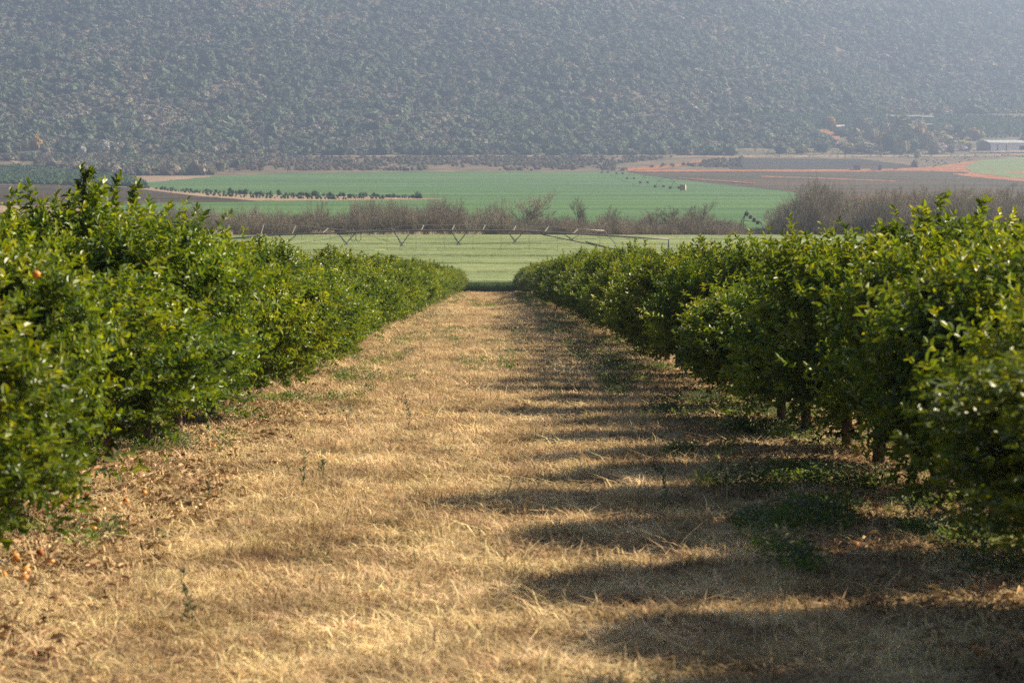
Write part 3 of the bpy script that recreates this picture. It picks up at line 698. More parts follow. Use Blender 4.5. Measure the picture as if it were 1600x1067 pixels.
def bare_tree(px, D, hgt, k, label, material='twig_brown', wide=1.0, base=TBARE, group='bare trees along the wheat field'):
    x = px_x(px, D); z = float(terrain(x, D))
    t = empty('bare_tree', (x, D, z), random.uniform(0, 6), label=label, cat='tree', group=group)
    src = base[k % len(base)]; H0 = 6.0 if base is TBARE else 3.0
    c = bpy.data.objects.new('crown', src); link(c, t); c.scale = (hgt/H0*wide, hgt/H0*wide, hgt/H0)
    if material != 'twig_brown':
        c.material_slots[0].link = 'OBJECT'; c.material_slots[0].material = MATS[material]
    if 'tr' not in DUP: DUP['tr'] = MB().tube([(0, 0, -.2), (0.02, 0, .25), (.01, .03, .5)], [.03, .022, .012], 7).mesh('trunk', 'bark_far', True)
    k2 = bpy.data.objects.new('trunk', DUP['tr']); link(k2, t); k2.scale = (hgt*.9, hgt*.9, hgt)
BT = [(825, 384, 6.6, 1.6, 'tallest leafless tree of the thicket left of the lane end'), (905, 384, 5.6, .6, 'slim leafless tree between the tall one and the pale shrubs'),
      (950, 386, 4.2, .9, 'small leafless tree above the end of the irrigation arm'), (790, 388, 3.4, 1.2, 'low leafless tree at the left foot of the tallest one'),
      (1020, 384, 4.1, 1.1, 'rounded bare tree left of the denser bare clump'), (1052, 382, 4.2, 1.4, 'dense bare clump tree in the middle of the right thicket'),
      (1095, 384, 5.3, 1.1, 'pointed bare tree standing over the right thicket'), (1075, 380, 3.6, 1.2, 'short bare tree at the left foot of the pointed one'),
      (640, 390, 3.6, .9, 'thin bare tree in the left thicket'), (1270, 392, 8.0, 1.25, 'large grey bare tree rising over the right field'),
      (1245, 386, 5.0, 1.3, 'leaning bare tree at the left side of the large grey one'), (1305, 390, 5.6, 1.2, 'bare tree just right of the large grey one'),
      (1350, 400, 6.2, 1.1, 'bare tree with pale tips left of the leafy shoots'), (1400, 410, 6.6, 1.0, 'bare tree above the tallest citrus shoots on the right'),
      (1448, 410, 6.8, 1.0, 'bare straw tipped tree second from the right edge group'), (1490, 420, 7.0, 1.0, 'bare straw tipped tree before the red dirt field'),
      (1535, 410, 6.5, 1.0, 'bare straw tipped tree below the round green field'), (1580, 415, 7.0, 1.1, 'bare straw tipped tree at the right picture edge'),
      (60, 420, 7.2, .5, 'thin pale bare tree in front of the ploughed field at the left'), (92, 420, 7.0, .5, 'second thin pale bare tree before the ploughed field')]
for i, (px, D, hgt, wd, lb) in enumerate(BT):
    hgt *= 1.15
    bare_tree(px, D, hgt, i, lb, 'twig_straw' if px > 1345 or px < 100 else 'twig_brown', wd)
bare_tree(448, 384, 3.8, 1, 'dark rounded bare bush standing out of the left thicket', 'twig_dark', 1.0, SHR)
bare_tree(1122, 380, 3.0, 2, 'dark low bare bush at the right foot of the pointed tree', 'twig_dark', 1.1, SHR)

# ------------------------------------------------------------------ far foliage (bush shapes)
def bush_mesh(seed, nleaf=70, material='bush', sq=.8, sub=10):
    rg = np.random.default_rng(seed)
    nu, nv = sub, max(4, sub//2+1); V = []; Fs = []
    ph_ = rg.uniform(0, 6.28, 8)
    for j in range(nv+1):
        th = math.pi*j/nv
        for i in range(nu):
            ph = 2*math.pi*i/nu
            r = .66*(1+.22*math.sin(2*ph+ph_[0]+2*th)+.16*math.sin(3*ph+ph_[1]-th*3)+.12*math.sin(5*th+ph_[2])+rg.normal(0, .08))
            V.append((r*math.sin(th)*math.cos(ph), r*math.sin(th)*math.sin(ph), sq*(r*math.cos(th)+.55)))
    for j in range(nv):
        for i in range(nu): Fs.append((j*nu+i, (j+1)*nu+i, (j+1)*nu+(i+1) % nu, j*nu+(i+1) % nu))
    V = np.array(V); Fs = np.array(Fs)
    d = norm(rg.normal(0, 1, (nleaf, 3))); d[:, 2] = np.abs(d[:, 2])*np.where(rg.uniform(0, 1, nleaf) < .25, -.6, 1); d = norm(d)
    lob = 1+.25*np.sin(d[:, 0]*5+ph_[3])+.2*np.sin(d[:, 1]*6+ph_[4])
    P = d*(rg.uniform(.62, 1.0, nleaf)*lob*.85)[:, None]; P[:, 2] = sq*(P[:, 2]+.55)
    s = rg.uniform(.07, .15, nleaf)[:, None]*(1 if nleaf < 400 else .62); dj = norm(d+rg.normal(0, .38, (nleaf, 3))); a = norm(np.cross(dj, rg.normal(0, 1, (nleaf, 3)))); b = np.cross(dj, a)
    LV = np.stack([P-a*s, P+b*s*.7, P+a*s, P-b*s*.7], 1).reshape(-1, 3)
    i = (np.arange(nleaf)*4)[:, None]+len(V)+np.array([[0, 1, 2, 3]])
    return npmesh('bush', np.concatenate([V, LV]), [Fs, i], material)
BUSH = [bush_mesh(s, 190, sq=.72, sub=10) for s in range(6)]+[bush_mesh(10+s, 190, material='bush_green', sq=.85, sub=10) for s in range(3)]+[twigs(50+s, 7, 1.5, 1.6, depth=3, w0=.035, material='twig_brown') for s in range(3)]

BANKB = [bush_mesh(40+s, 190, material='bank_bush', sq=.62, sub=10) for s in range(4)]+BUSH[:1]+BUSH[6:7]
# clearings on the hills, as (u0,u1,v0,v1) picture boxes turned into D/u tests
def pix(P):
    d = P-CAM; M = np.array(cam.rotation_euler.to_matrix()); c = d@M
    return 800+F*c[:, 0]/-c[:, 2], 533.5-F*c[:, 1]/-c[:, 2]
def hill_pts(n, d0, d1, seed):
    rg = np.random.default_rng(seed)
    D = np.sqrt(rg.uniform(d0**2, d1**2, n)); u = rg.uniform(-.285, .30, n); x = u*D
    return np.stack([x, D, terrain(x, D)], -1), rg
FT = [(57, 235, 20, 27, 'tree_orange', 'orange yellow autumn tree at the foot of the left hill'), (40, 236, 16, 20, 'tree_olive', 'olive tree just left of the orange autumn tree'),
      (163, 238, 20, 22, 'tree_white', 'whitish bare crowned tree at the foot of the left hill'), (128, 240, 18, 14, 'tree_white', 'low whitish bush left of the white crowned tree'),
      (72, 242, 18, 15, 'tree_grey', 'grey bush right of the orange autumn tree'), (8, 244, 22, 20, 'tree_dark', 'dark tree cut by the left picture edge at the hill foot'),
      (1285, 238, 24, 16, 'tree_dark', 'dark round tree left of the farm beside the red bank'), (1252, 240, 24, 14, 'tree_olive', 'olive tree at the left end of the farm trees'),
      (1220, 240, 22, 14, 'tree_dark', 'low dark tree at the hill foot left of the farm'), (1297, 200, 16, 18, 'tree_orange', 'orange tinted tree above the pink bank of the farm'),
      (1290, 199, 14, 14, 'tree_dark', 'dark tree behind the orange tinted one above the farm'), (1315, 214, 20, 13, 'tree_dark', 'dark tree beside the pink earth bank in the farm'),
      (1335, 229, 26, 28, 'tree_olive', 'tall olive tree in the middle left of the farm'), (1345, 206, 26, 24, 'tree_grey', 'grey tree standing highest in the left of the farm'),
      (1352, 240, 44, 18, 'tree_grey', 'wide grey tree in front of the farm buildings'), (1378, 238, 24, 28, 'tree_orange', 'orange leaved tree in the middle of the farm'),
      (1393, 240, 30, 34, 'tree_dark', 'tall dark tree right of the orange leaved one'), (1372, 206, 24, 16, 'tree_dark', 'dark tree behind the long pale farm roof'),
      (1412, 230, 44, 46, 'tree_olive', 'tallest broad tree at the heart of the farm'), (1404, 207, 30, 26, 'tree_grey', 'grey tree behind the broad tallest one'),
      (1420, 240, 34, 30, 'tree_dark', 'dark tree in front of the broad tallest one'), (1438, 232, 16, 36, 'tree_orange', 'slender orange tree right of the tallest one'),
      (1455, 218, 16, 18, 'tree_dark', 'small dark tree beside the pale shed roof'), (1468, 232, 44, 26, 'tree_olive', 'broad low olive tree between the farm and the shed'),
      (1462, 241, 22, 20, 'tree_grey', 'grey shrub tree at the road below the olive tree'), (1498, 218, 24, 22, 'tree_dark', 'dark tree rising behind the yellow bush'),
      (1520, 218, 18, 18, 'tree_orange', 'brownish tree left of the long barn roof'), (1486, 226, 22, 14, 'tree_grey', 'dull round tree left of the yellow bush'),
      (1472, 240, 16, 16, 'tree_blossom', 'pink blossoming tree left of the grey fruit tree'), (1487, 240, 16, 16, 'tree_grey', 'grey fruit tree between two pink ones'),
      (1505, 236, 16, 8, 'tree_blossom', 'pink blossoming bush beside the barn'), (1504, 228, 13, 9, 'tree_yellow', 'bright yellow bush beside the barn'),
      (1513, 235, 12, 11, 'tree_dark', 'small dark tree at the left corner of the barn'), (1598, 233, 16, 18, 'tree_dark', 'dark tree at the right end of the barn'),
      (1430, 262, 12, 12, 'tree_grey', 'small grey tree alone on the red bank'), (1434, 247, 12, 10, 'tree_olive', 'small olive bush on the road bank'),
      (345, 268, 22, 20, 'tree_grey', 'grey brown bush right of the big left bush on the bank'), (310, 274, 38, 26, 'tree_grey', 'large grey brown bush at the corner of the far green field'),
      (270, 274, 34, 20, 'tree_grey', 'grey brown bush beside the large corner one'), (225, 273, 34, 20, 'tree_grey', 'grey brown bush third left of the green field corner'),
      (175, 273, 40, 20, 'tree_grey', 'wide grey bush above the pale sand bank'), (125, 272, 30, 20, 'tree_grey', 'grey bush above the dark left orchard'),
      (85, 266, 34, 20, 'tree_grey', 'grey bush right of the pale farm track'), (1325, 240, 26, 16, 'tree_olive', 'olive tree at the road edge left of the wide grey one'), (1360, 222, 26, 22, 'tree_olive', 'olive tree between the wide grey tree and the rusty house'),
      (1390, 222, 28, 26, 'tree_grey', 'greyish tree left behind the tallest farm tree'), (1432, 216, 26, 28, 'tree_grey', 'grey brown tree right behind the tallest farm tree'), (1450, 236, 26, 30, 'tree_olive', 'olive tree right of the slender orange tree'),
      (1480, 214, 30, 18, 'tree_grey', 'wide grey tree above the dull round one'), (1408, 242, 24, 22, 'tree_olive', 'olive tree at the road below the tallest one'), (1530, 219, 18, 14, 'tree_olive', 'olive tree behind the left end of the barn'),
      (545, 258, 26, 13, 'tree_grey', 'round brown bush on the middle of the dry bank')]
P_, rg = hill_pts(150000, 1890, 4100, 3)
u_, v_ = pix(P_)
k = (v_ > -70) & (fbm(P_[:, 0]/22, P_[:, 1]/30, 23) > .10)
k &= ~((u_ > 1120) & (v_ > 178) & (v_ < 236) & (v_ > 178+.0*u_) & (u_ > 1120+(v_-178)*6))     # farm and its orchard
k &= ~((u_ > 1150) & (v_ > 232))
k &= ~((v_ > 243.2) & (u_ > 330)) & ~((v_ > 241) & (rg.uniform(0, 1, len(u_)) < .3))
for (a, b, w_, h_, m_, lb) in FT: k &= ~((np.abs(u_-a) < w_*.45+6) & (v_ > b-1) & (v_ < b+16))
P_ = P_[k]; D_ = P_[:, 1]; n = len(P_)
cl = fbm(P_[:, 0]/45, P_[:, 1]/60, 29)
green = rg.uniform(0, 1, n) < .14+.6*sstep(.5, .62, cl)
bare = rg.uniform(0, 1, n) < .10
idx = np.where(green, rg.integers(6, 9, n), np.where(bare, rg.integers(9, 12, n), rg.integers(0, 6, n)))
s = (1.8+3.6*rg.uniform(0, 1, n)**1.6)*np.where(green, 1.25, 1.0); s = np.where(rg.uniform(0, 1, n) < .06, s*1.5, s)
scatter('bushland', P_+np.array([0, 0, -.3]), BUSH, 'grey green bushland covering the hills behind the valley', 'bushland', scl=np.stack([s, s, s*rg.uniform(.75, 1.1, n)], -1), idx=idx,
        rot=np.stack([np.zeros(n), np.zeros(n), rg.uniform(0, 6.28, n)], -1))
# scrub on the bank between the crop and the hills
n = 14000; u = rng.uniform(-200, 1160, n); v = rng.uniform(246, 276, n)
k = (fbm(u/40, v/9, 37)+rng.uniform(-.22, .22, n) > np.where(u < 330, .12, .40+.16*sstep(256, 268, v))) & ~((u > 960) & (v < 268-(u-960)*.11) & (v > 257-(u-960)*.11)) & ~((u < 60) & (v > 252)) & ~((u > 980) & (v > 262))
k &= (v < np.interp(u, [0, 60, 130, 200, 330, 345, 360], [253, 264, 272, 275, 274, 268, 267]))
gp = ground_at(u[k], v[k], 1250.0); n = len(gp); s = rng.uniform(.9, 2.6, n)*np.where(gp[:, 0] < -150, 1.6, .85)
scatter('bank_scrub', gp, BANKB, 'brown scrub on the dry bank above the far green field', 'scrub', scl=np.stack([s, s, s], -1))
# low scrub right bank
n = 900; u = rng.uniform(1130, 1700, n); v = rng.uniform(234, 262, n); k = (v < np.interp(u, [1130, 1400, 1500, 1530, 1700], [246, 247, 258, 248, 244])) | ((u < 1480) & (v < 263) & (u > 1440))
gp = ground_at(u[k], v[k], 1250.0); n = len(gp); s = rng.uniform(.4, 1.1, n)
scatter('roadside_scrub', gp, BUSH, 'low scrub along the red bank below the farm', 'scrub', scl=np.stack([s, s, s], -1))
# far orchard blocks
OT = [bush_mesh(90+s, 120, 'orchard_far', .95) for s in range(3)]
def orchard_block(name, inside, u0, u1, v0, v1, sx, sy, skew, s0, label):
    A = ground_at([u0, u1, u0, u1], [v0, v0, v1, v1], 700.0)
    X0, X1, Y0, Y1 = A[:, 0].min(), A[:, 0].max(), A[:, 1].min(), A[:, 1].max()
    gx, gy = np.meshgrid(np.arange(X0, X1, sx), np.arange(Y0, Y1, sy)); gx = gx.ravel()+rng.normal(0, .3, gx.size); gy = gy.ravel()+rng.normal(0, .3, gy.size)
    gx = gx+skew*(gy-Y0)
    P = np.stack([gx, gy, terrain(gx, gy)], -1); uu, vv = pix(P); P = P[inside(uu, vv)]
    n = len(P); s = s0*rng.uniform(.8, 1.2, n)
    return scatter(name, P, OT, label, 'orchard', scl=np.stack([s, s, s], -1))
orchard_block('far_orchard', lambda u, v: (v > np.interp(u, [-150, 0, 60, 200, 230], [250, 259, 264, 280, 290])) & (v < np.interp(u, [-150, 0, 100, 210, 230], [286, 288, 290, 292, 290])),
              -200, 235, 258, 293, 3.2, 6.5, .2, 1.9, 'dark green distant orchard block at the left of the valley')
orchard_block('hill_orchard', lambda u, v: (u > 1120+(v-178)*6) & (v > np.interp(u, [1100, 1400, 1700], [171, 178, 186])) & (v < np.interp(u, [1100, 1250, 1300, 1700], [185, 196, 214, 216])) & ~((u > 1385) & (u < 1456) & (v < 190) & (v > 180)),
              1100, 1720, 172, 216, 3.4, 7.5, .3, 1.7, 'hazy green orchard rows on the slope behind the farm')

# ------------------------------------------------------------------ saplings along the sand strip
SAP = bush_mesh(120, 110, 'orchard_far', 1.05); STK = MB().tube([(0, 0, -.3), (0, 0, .5)], [.05, .04], 5).mesh('trunk', 'bark_far')
rs = random.Random(11); sapn = 0
for row, (us, off) in enumerate(((np.linspace(222, 660, 112), 0), (np.linspace(262, 600, 80), 2.6), (np.linspace(290, 540, 55), 4.8))):
    for j, u0 in enumerate(us):
        uu = u0+rs.uniform(-2, 2)
        if rs.random() < .1: continue
        v0 = float(np.interp(uu, [200, 260, 400, 560, 640, 700], [292, 298, 305.5, 308.3, 310.5, 312]))+off*(.5 if uu < 320 else 1)
        p = at(uu, v0, 500.0); t = empty('sapling', p, rs.uniform(0, 6), cat='young tree', group='young orchard trees on the sandy strip between the green fields',
            label='small dark green young orchard tree on the sandy strip between the fields')
        s = (rs.uniform(.4, 1.0)+(rs.random() < .10)*.45)*(1, .72, .6)[row]
        c = bpy.data.objects.new('crown', SAP); link(c, t); c.scale = (s, s, s); c.location = (0, 0, .15)
        kx = bpy.data.objects.new('trunk', STK); link(kx, t)
# ------------------------------------------------------------------ single far trees
def crown_mesh(seed, n=1100): return bush_mesh(200+seed, n, None, 1.0, 16)
CM = [crown_mesh(s) for s in range(5)]
for m_ in CM: m_.materials.append(MATS['tree_olive'])
TK = MB().tube([(0, 0, -.6), (0.05, 0, .4), (.0, .05, 1.0)], [.11, .07, .03], 7)
for a in (0, 2.1, 4.2): TK.tube([(0.03, 0, .5), (.35*math.cos(a), .35*math.sin(a), 1.0)], [.04, .015], 5)
TKM = TK.mesh('trunk', 'bark_far', True)
def far_tree(px, py, wpx, hpx, material, label, seed=0, cat='tree', y0=1250.0, group='trees around the farm below the hills'):
    if px > 1200: wpx *= 1.3; hpx *= 1.15
    p = at(px, py, y0); sc_ = p[1]/F; W_ = wpx*sc_; H_ = hpx*sc_
    t = empty('tree' if cat == 'tree' else 'bush', p, seed*1.3, label=label, cat=cat, group=group)
    tr = 0.14*H_ if cat == 'tree' else 0
    c = bpy.data.objects.new('crown', CM[seed % 5]); link(c, t); c.location = (0, 0, tr); c.scale = (W_/2, W_/2, (H_-tr)/1.6)
    c.material_slots[0].link = 'OBJECT'; c.material_slots[0].material = MATS[material]
    k = bpy.data.objects.new('trunk', TKM); link(k, t); k.scale = (H_*.35, H_*.35, H_*.45)
for i, (a, b, w_, h_, m_, lb) in enumerate(FT): far_tree(a, b, w_, h_, m_, lb, i, 'bush' if 'bush' in lb or 'shrub' in lb else 'tree')

# ------------------------------------------------------------------ farm buildings
def gabled(px, py, wm, dm, eave, ridge, name, label, cat, rz=0, wall='wall_plaster', roof='roof_pale', end=None, openings=(), group='farm buildings at the foot of the hill'):
    p = at(px, py, 1250.0); t = empty(name, p, rz, label=label, cat=cat, group=group)
    x, y = wm/2, dm/2
    mb = MB().add([(-x, -y, -2), (x, -y, -2), (x, y, -2), (-x, y, -2), (-x, -y, eave), (x, -y, eave), (x, y, eave), (-x, y, eave)],
                  [(0, 1, 5, 4), (2, 3, 7, 6)]); mb.build('wall', wall, t)
    MB().add([(-x, -y, -2), (-x, y, -2), (-x, y, eave), (-x, 0, ridge-.1), (-x, -y, eave), (x, -y, -2), (x, y, -2), (x, y, eave), (x, 0, ridge-.1), (x, -y, eave)],
             [(0, 4, 3, 2, 1), (5, 6, 7, 8, 9)]).build('gable_wall', end or wall, t)
    e = .6; th = .25
    yo = y+e; sl_ = (ridge-eave)/y; zo = eave-e*sl_
    MB().add([(-x-e, -yo, zo), (x+e, -yo, zo), (x+e, 0, ridge), (-x-e, 0, ridge), (-x-e, -yo, zo+th), (x+e, -yo, zo+th), (x+e, 0, ridge+th), (-x-e, 0, ridge+th),
              (-x-e, yo, zo), (x+e, yo, zo), (-x-e, yo, zo+th), (x+e, yo, zo+th)],
             [(0, 3, 2, 1), (4, 5, 6, 7), (0, 1, 5, 4), (3, 8, 9, 2), (7, 6, 11, 10), (8, 10, 11, 9), (0, 4, 7, 3), (3, 7, 10, 8), (1, 2, 6, 5), (2, 9, 11, 6)]).build('roof', roof, t)
    for (ox, oz, ow, oh, nm) in openings:
        MB().box((ox, -y-.03, oz), (ow, .1, oh)).build(nm, 'opening_dark', t)
    return t
gabled(1566, 235.5, 36, 19, 6.0, 8.0, 'barn', 'long pale grey metal barn at the right edge below the hill', 'barn', rz=.42, wall='barn_wall', end='barn_end_shaded', openings=((-11, 2.2, 1.0, 4.4, 'door'), (-3, 2.2, 1.0, 4.4, 'door'), (12, 1.9, 5, 3.8, 'door')))
gabled(1386, 200, 11, 7, 2.6, 3.6, 'shed', 'long low shed with pale roof behind the farm trees', 'shed', wall='opening_dark', roof='roof_dull')
gabled(1447, 200, 9, 6, 2.6, 3.6, 'shed', 'pale roofed shed right of the tallest farm tree', 'shed', wall='opening_dark', roof='roof_dull')
gabled(1365, 214, 7, 6, 2.6, 4.0, 'farmhouse', 'small house with bright rusty roof among the farm trees', 'house', roof='roof_dull', wall='roof_rust')
gabled(1313, 203, 6, 5, 2.6, 3.8, 'farmhouse', 'small pinkish house above the pink earth bank', 'house', roof='wall_plaster', wall='wall_plaster', openings=((-1, 1.2, 1, 1.2, 'window'),))
gabled(1301, 222, 5, 4, 2.0, 2.6, 'hut', 'tiny white roofed hut on the pink earth bank', 'hut', wall='roof_rust', roof='roof_dull')
gabled(1400, 188, 12, 10, 3, 4.2, 'greenhouse', 'left pale greenhouse roof above the farm trees', 'greenhouse', roof='net_cloth', wall='net_cloth', rz=.3)
gabled(1425, 188, 12, 10, 3, 4.2, 'greenhouse', 'middle pale greenhouse roof above the farm trees', 'greenhouse', roof='net_cloth', wall='net_cloth', rz=.3)
gabled(1446, 189, 12, 10, 3, 4.2, 'greenhouse', 'right pale greenhouse roof above the farm trees', 'greenhouse', roof='net_cloth', wall='net_cloth', rz=.3)
patch('earth_bank', [(1273, 205), (1290, 204), (1312, 213)], [(1273, 209), (1290, 219), (1312, 219)], 'red_dirt', 1.0, m=4, n=16, y0=1250.0)
patch('earth_slope', [(1306, 225), (1322, 226)], [(1306, 230), (1322, 234)], 'red_dirt', 1.0, m=4, n=8, y0=1250.0)
patch('barn_yard', [(1515, 233.5), (1700, 232)], [(1515, 239), (1700, 240)], 'pale_sand', .6, m=4, n=20, y0=1250.0)
def container(px, py, wm, label, dark):
    p = at(px, py, 1250.0); t = empty('storage_shed', p, label=label, cat='shed', group='small sheds beside the red track'); h_ = 3.0; d_ = 3
    x = wm/2
    MB().box((-x+.1, 0, h_/2), (.2, d_, h_)).box((x-.1, 0, h_/2), (.2, d_, h_)).box((0, d_/2-.1, h_/2), (wm-.4, .2, h_)).build('wall', 'barn_wall', t)
    MB().box((0, 0, h_+.1), (wm+.4, d_+.4, .2)).build('roof', 'metal_light', t)
    if dark: MB().box((-x+1.1, -d_/2+.1, h_/2), (1.6, .15, h_)).build('door', 'barn_wall', t)
    else: MB().box((-.9, -d_/2+.1, h_/2), (wm*.55, .15, h_)).build('door', 'barn_wall', t)
container(1336, 266.5, 6.5, 'open fronted grey shed with dark inside beside the red track', True)
container(1369, 266.5, 6.5, 'lighter grey shed right of the open fronted one', False)
p = at(1399, 265.5, 1250.0); o = MB().box((0, 0, .35), (2.6, 1.2, .7)).box((.2, 0, .9), (1.2, 1.0, .5)).build('rubble_pile', 'roof_pale', loc=p); tag(o, 'small white heap beside the red track right of the sheds', 'rubble')
A = at(1140, 256, 1250.0); B = at(1345, 256, 1250.0)
mb = MB(); mb.box(((A[0]+B[0])/2, (A[1]+B[1])/2, (A[2]+B[2])/2+.6), (np.linalg.norm(B-A), .4, 1.0), math.atan2(B[1]-A[1], B[0]-A[0]))
for s in np.linspace(0, 1, 20): mb.box(A+(B-A)*s+np.array([0, -.3, .5]), (.3, .3, 1.3))
o = mb.build('canal_wall', 'concrete'); tag(o, 'long thin white concrete wall above the red track', 'wall')
def pole(px, py, hpx, label):
    p = at(px, py, 1250.0); H_ = hpx*p[1]/F
    t = empty('power_pole', p, label=label, cat='power pole', group='wooden power poles'); MB().tube([(0, 0, -.5), (0, 0, H_)], [.22, .15], 6).build('pole', 'wood_pole', t)
    MB().box((0, 0, H_-.8), (2.2, .18, .18)).build('crossarm', 'wood_pole', t)
    for q in (-1, 0, 1): MB().tube([(q, 0, H_-.7), (q, 0, H_-.4)], [.07, .05], 5).build('insulator', 'metal_light', t)
pole(58, 265, 26, 'wooden power pole above the dark orchard at the far left'); pole(359, 270, 24, 'left pole of the close pair at the left corner of the green field')
pole(366, 271, 30, 'right pole of the close pair at the left corner of the green field'); pole(1548, 240, 16, 'wooden pole in front of the long grey barn')

# ------------------------------------------------------------------ irrigation arms
def P3(px, py, D):
    r = ray(np.array([float(px)]), np.array([float(py)]))[0]; return CAM+r*D
D0 = 262.0
base = P3(640, 362, D0); base[2] = float(terrain(base[0], base[1]))
piv = empty('irrigation_pivot', base, label='long pivot irrigation arm with hanging struts spanning the wheat field', cat='irrigation pivot')
def Q(px, py, dD=0): return P3(px, py, D0+dD)-base
pp = [(180, 386), (260, 380), (358, 373), (434, 367), (519, 364.5), (560, 363), (644, 360.5), (732, 360), (820, 361), (907, 366), (985, 370.5), (1045, 374)]
MB().tube([Q(a, b) for a, b in pp], .085, 8).build('main_pipe', 'metal_dark', piv, smooth=True)
uu = [(120, 350), (242, 350), (358, 351), (412, 351), (462, 352.5), (513, 357), (552, 361), (600, 358.5), (631, 352.8), (662, 352), (710, 351.7), (758, 351.8), (806, 353), (857, 354.8), (903, 358), (944, 360.8)]
MB().tube([Q(a, b, 1.6) for a, b in uu], .045, 6).build('upper_rail', 'metal_light', piv, smooth=True)
for a, b, c, d in ((358, 351, 354, 373), (412, 351, 407, 369), (462, 352.5, 456, 366.5), (513, 357, 503, 365), (611, 357, 620, 361.5), (662, 352, 658, 360.5), (710, 351.8, 706, 360.3), (758, 351.8, 754, 360.3), (806, 353, 802, 361), (857, 354.8, 851, 362.5), (903, 358, 895, 365.3)):
    MB().tube([Q(a, b, 1.6), Q(c, d)], .04, 5).build('post', 'metal_light', piv)
VX = [448, 541, 628, 716.6, 805, 893.5]
vy = [383.5, 382.5, 384.5, 382, 378.5, 375]
for x_, y_ in zip(VX, vy):
    py_ = np.interp(x_, [a for a, b in pp], [b for a, b in pp])
    MB().tube([Q(x_-13, py_+.5), Q(x_+2, y_, -.7)], .05, 5).tube([Q(x_-11, py_+1), Q(x_-1, y_, .7)], .035, 5).tube([Q(x_+15, py_), Q(x_-2, y_, -.7)], .05, 5).tube([Q(x_-3, y_+.5, -.7), Q(x_+3, y_+.5, .7)], .05, 5).build('strut', 'metal_dark', piv)
for dd in (-.7, .7):
    MB().tube([Q(400, 367, 0)]+[Q(a, b, dd) for a, b in zip(VX[:1], vy[:1])]+[Q(560, 366, 0)], .014, 4).build('truss_rod', 'metal_dark', piv)
    MB().tube([Q(570, 366, 0)]+[Q(a, b, dd) for a, b in zip(VX[2:], vy[2:])]+[Q(960, 371, 0)], .014, 4).build('truss_rod', 'metal_dark', piv)
for x_ in (300, 426, 471, 516, 605, 650, 694, 739, 783, 827, 871, 908, 937):
    py_ = np.interp(x_, [a for a, b in pp], [b for a, b in pp])
    MB().tube([Q(x_, py_), Q(x_, py_+26)], .016, 4).tube([Q(x_, py_+26), Q(x_, py_+28.5)], [.03, .04], 5).build('drop_hose', 'metal_dark', piv)
# tower behind the left trees' tops, hose loops at the joint
mb = MB(); 
for k_ in (-1, 1):
    loop = [Q(556+k_*4+4.2*math.cos(a), 371+6.5*math.sin(a), k_*.3) for a in np.linspace(0, 6.28, 12)]; mb.tube(loop, .03, 5)
mb.build('hose_loop', 'rubber', piv)
MB().tube([Q(822, 361.5), Q(958, 389, -6)], .05, 5).tube([Q(857, 355, 1.6), Q(893, 362.5)], .04, 5).tube([Q(944, 361), Q(962, 381, -3)], .05, 5).tube([Q(915, 378, -3), Q(965, 391, -6)], .07, 5).build('end_brace', 'metal_dark', piv)
for (tx, yb) in ((180, 386), (1045, 374)):
    top = Q(tx, yb); gz = float(terrain(top[0]+base[0], top[1]+base[1]))-base[2]
    tw = MB().tube([top, (top[0], top[1]-2, gz+.6)], .07, 6).tube([top, (top[0], top[1]+2, gz+.6)], .07, 6).tube([(top[0], top[1]-2.2, gz+.7), (top[0], top[1]+2.2, gz+.7)], .08, 6).build('tower', 'metal_dark', piv)
    for q in (-2, 2):
        MB().tube([(top[0]-.18, top[1]+q, gz+.6), (top[0]+.18, top[1]+q, gz+.6)], .6, 16).build('wheel', 'rubber', tw)
# far arm
TW = [(1054, 295.5, 1078), (1030, 293.5, 0), (1006, 287, 0), (985, 280.5, 0), (968, 272.5, 0), (945, 271, 0)]
fb = at(1030, 293.5, 500.0); far = empty('irrigation_pivot', fb, label='small distant pivot irrigation arm on wheeled towers in the far green field', cat='irrigation pivot')
tops = []
for (a, b, _) in TW:
    p = at(a, b, 500.0)-fb; top = p+np.array([0, 0, 3.3 if b > 290 else 3.8]); tops.append(top)
    tw = MB().tube([top, p+np.array([-1.9, .2, .5])], .10, 5).tube([top, p+np.array([1.9, -.2, .5])], .10, 5).tube([p+np.array([-1.9, .2, .5]), p+np.array([1.9, -.2, .5])], .06, 5).build('tower', 'metal_dark', far)
    for q in (-1.9, 1.9): MB().tube([p+np.array([q-.55, 0, .6]), p+np.array([q+.55, 0, .6])], .55, 10).build('wheel', 'rubber', tw)
for a, b in zip(tops[:-1], tops[1:]):
    mid = [a+(b-a)*s+np.array([0, 0, 1.2*math.sin(s*math.pi)]) for s in np.linspace(0, 1, 7)]
    MB().tube(mid, .09, 6).tube([a]+[m_-np.array([0, 0, 1.0]) for m_ in mid[1:-1]]+[b], .04, 4).build('span_pipe', 'metal_dark', far)
p = at(1067, 299, 500.0)
t = empty('water_tank', p, R(-12), label='small orange box tank with right side coloured pale as sunlit standing at the end of the far arm', cat='tank')
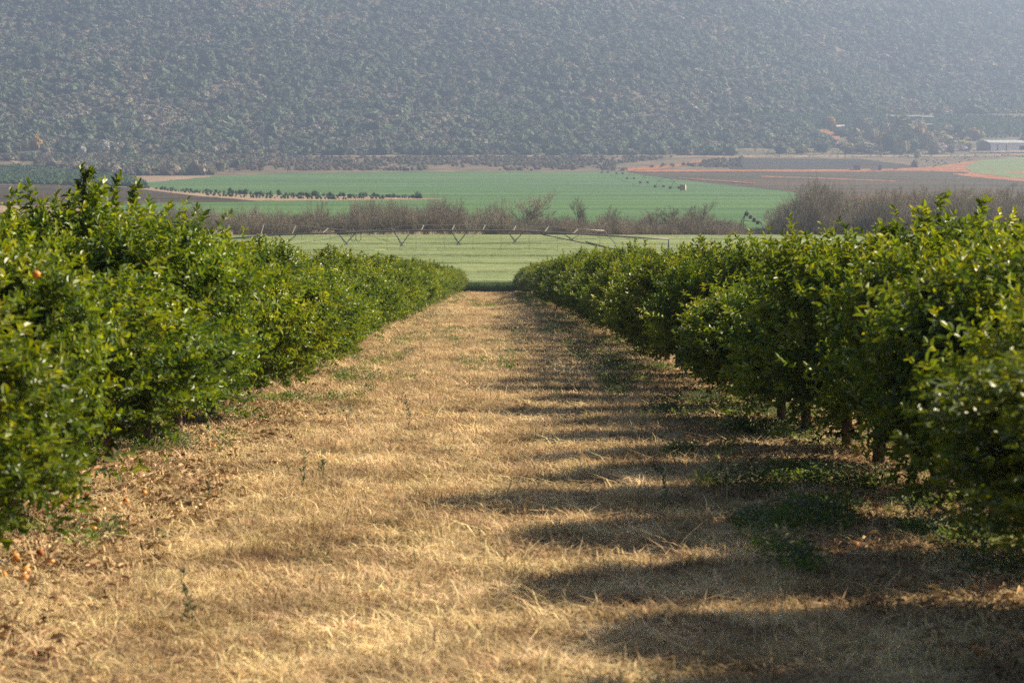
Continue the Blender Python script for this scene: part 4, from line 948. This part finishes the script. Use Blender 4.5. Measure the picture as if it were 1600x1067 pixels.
MB().box((0, 0, 1.45), (2.0, 2.0, 2.1)).build('tank_body', 'tank_orange', t); MB().box((1.05, 0, 1.45), (.12, 1.9, 2.0)).build('sunlit_face', 'tank_white', t)  # pale sheet over the right side paints sunlight on the orange box
MB().box((0, 0, 2.55), (2.2, 2.2, .12)).tube([(0, 0, 2.6), (0, 0, 2.75)], .35, 10).build('lid', 'tank_white', t)
mb = MB()
for sx in (-.8, .8):
    for sy in (-.8, .8): mb.box((sx, sy, .1), (.15, .15, .65))
mb.build('legs', 'metal_dark', t)
# blue grey arm end rising out of the right thicket
p = at(1163, 363, 300.0); p = np.array([px_x(1163, 384), 384, float(terrain(px_x(1163, 384), 384))])
t = empty('irrigation_tower', p, label='folded blue grey end of an irrigation arm rising from the right thicket', cat='irrigation tower')
MB().tube([(-.4, 0, 0), (.1, 0, 3.6), (.5, 0, 3.9)], .07, 6).tube([(.3, 0, 3.8), (2.6, .4, 2.0), (3.2, .4, 0)], .08, 6).tube([(0, 0, 2.4), (2.6, .4, 2.0)], .05, 5).tube([(-.7, 0, 1.6), (.3, 0, 3.8)], .05, 5).build('frame', 'metal_dark', t)
for q in range(4): MB().box((.35+q*.55, .1, 3.3-q*.42), (.42, .3, .5), .2).build('panel', 'metal_dark', t)
MB().tube([(-.1, 0, 1.8), (-3.0, 0, 1.2), (-3.2, 0, 0)], .05, 5).build('boom', 'metal_dark', t)

# ------------------------------------------------------------------ the air
hz = MB().box((0, 2250, 250), (3800, 4800, 524)).build('haze', None)
m = bpy.data.materials.new('haze_air'); m.use_nodes = True; nn = m.node_tree.nodes
nn.remove(nn['Principled BSDF']); pv = nn.new('ShaderNodeVolumePrincipled')
pv.inputs['Color'].default_value = (.55, .70, 1.0, 1); pv.inputs['Density'].default_value = .00028; pv.inputs['Anisotropy'].default_value = .64
m.node_tree.links.new(pv.outputs[0], nn['Material Output'].inputs['Volume'])
hz.data.materials.append(m); tag(hz, 'pale blue haze filling the valley air', 'haze', kind='stuff')
print('objects', len(bpy.data.objects))
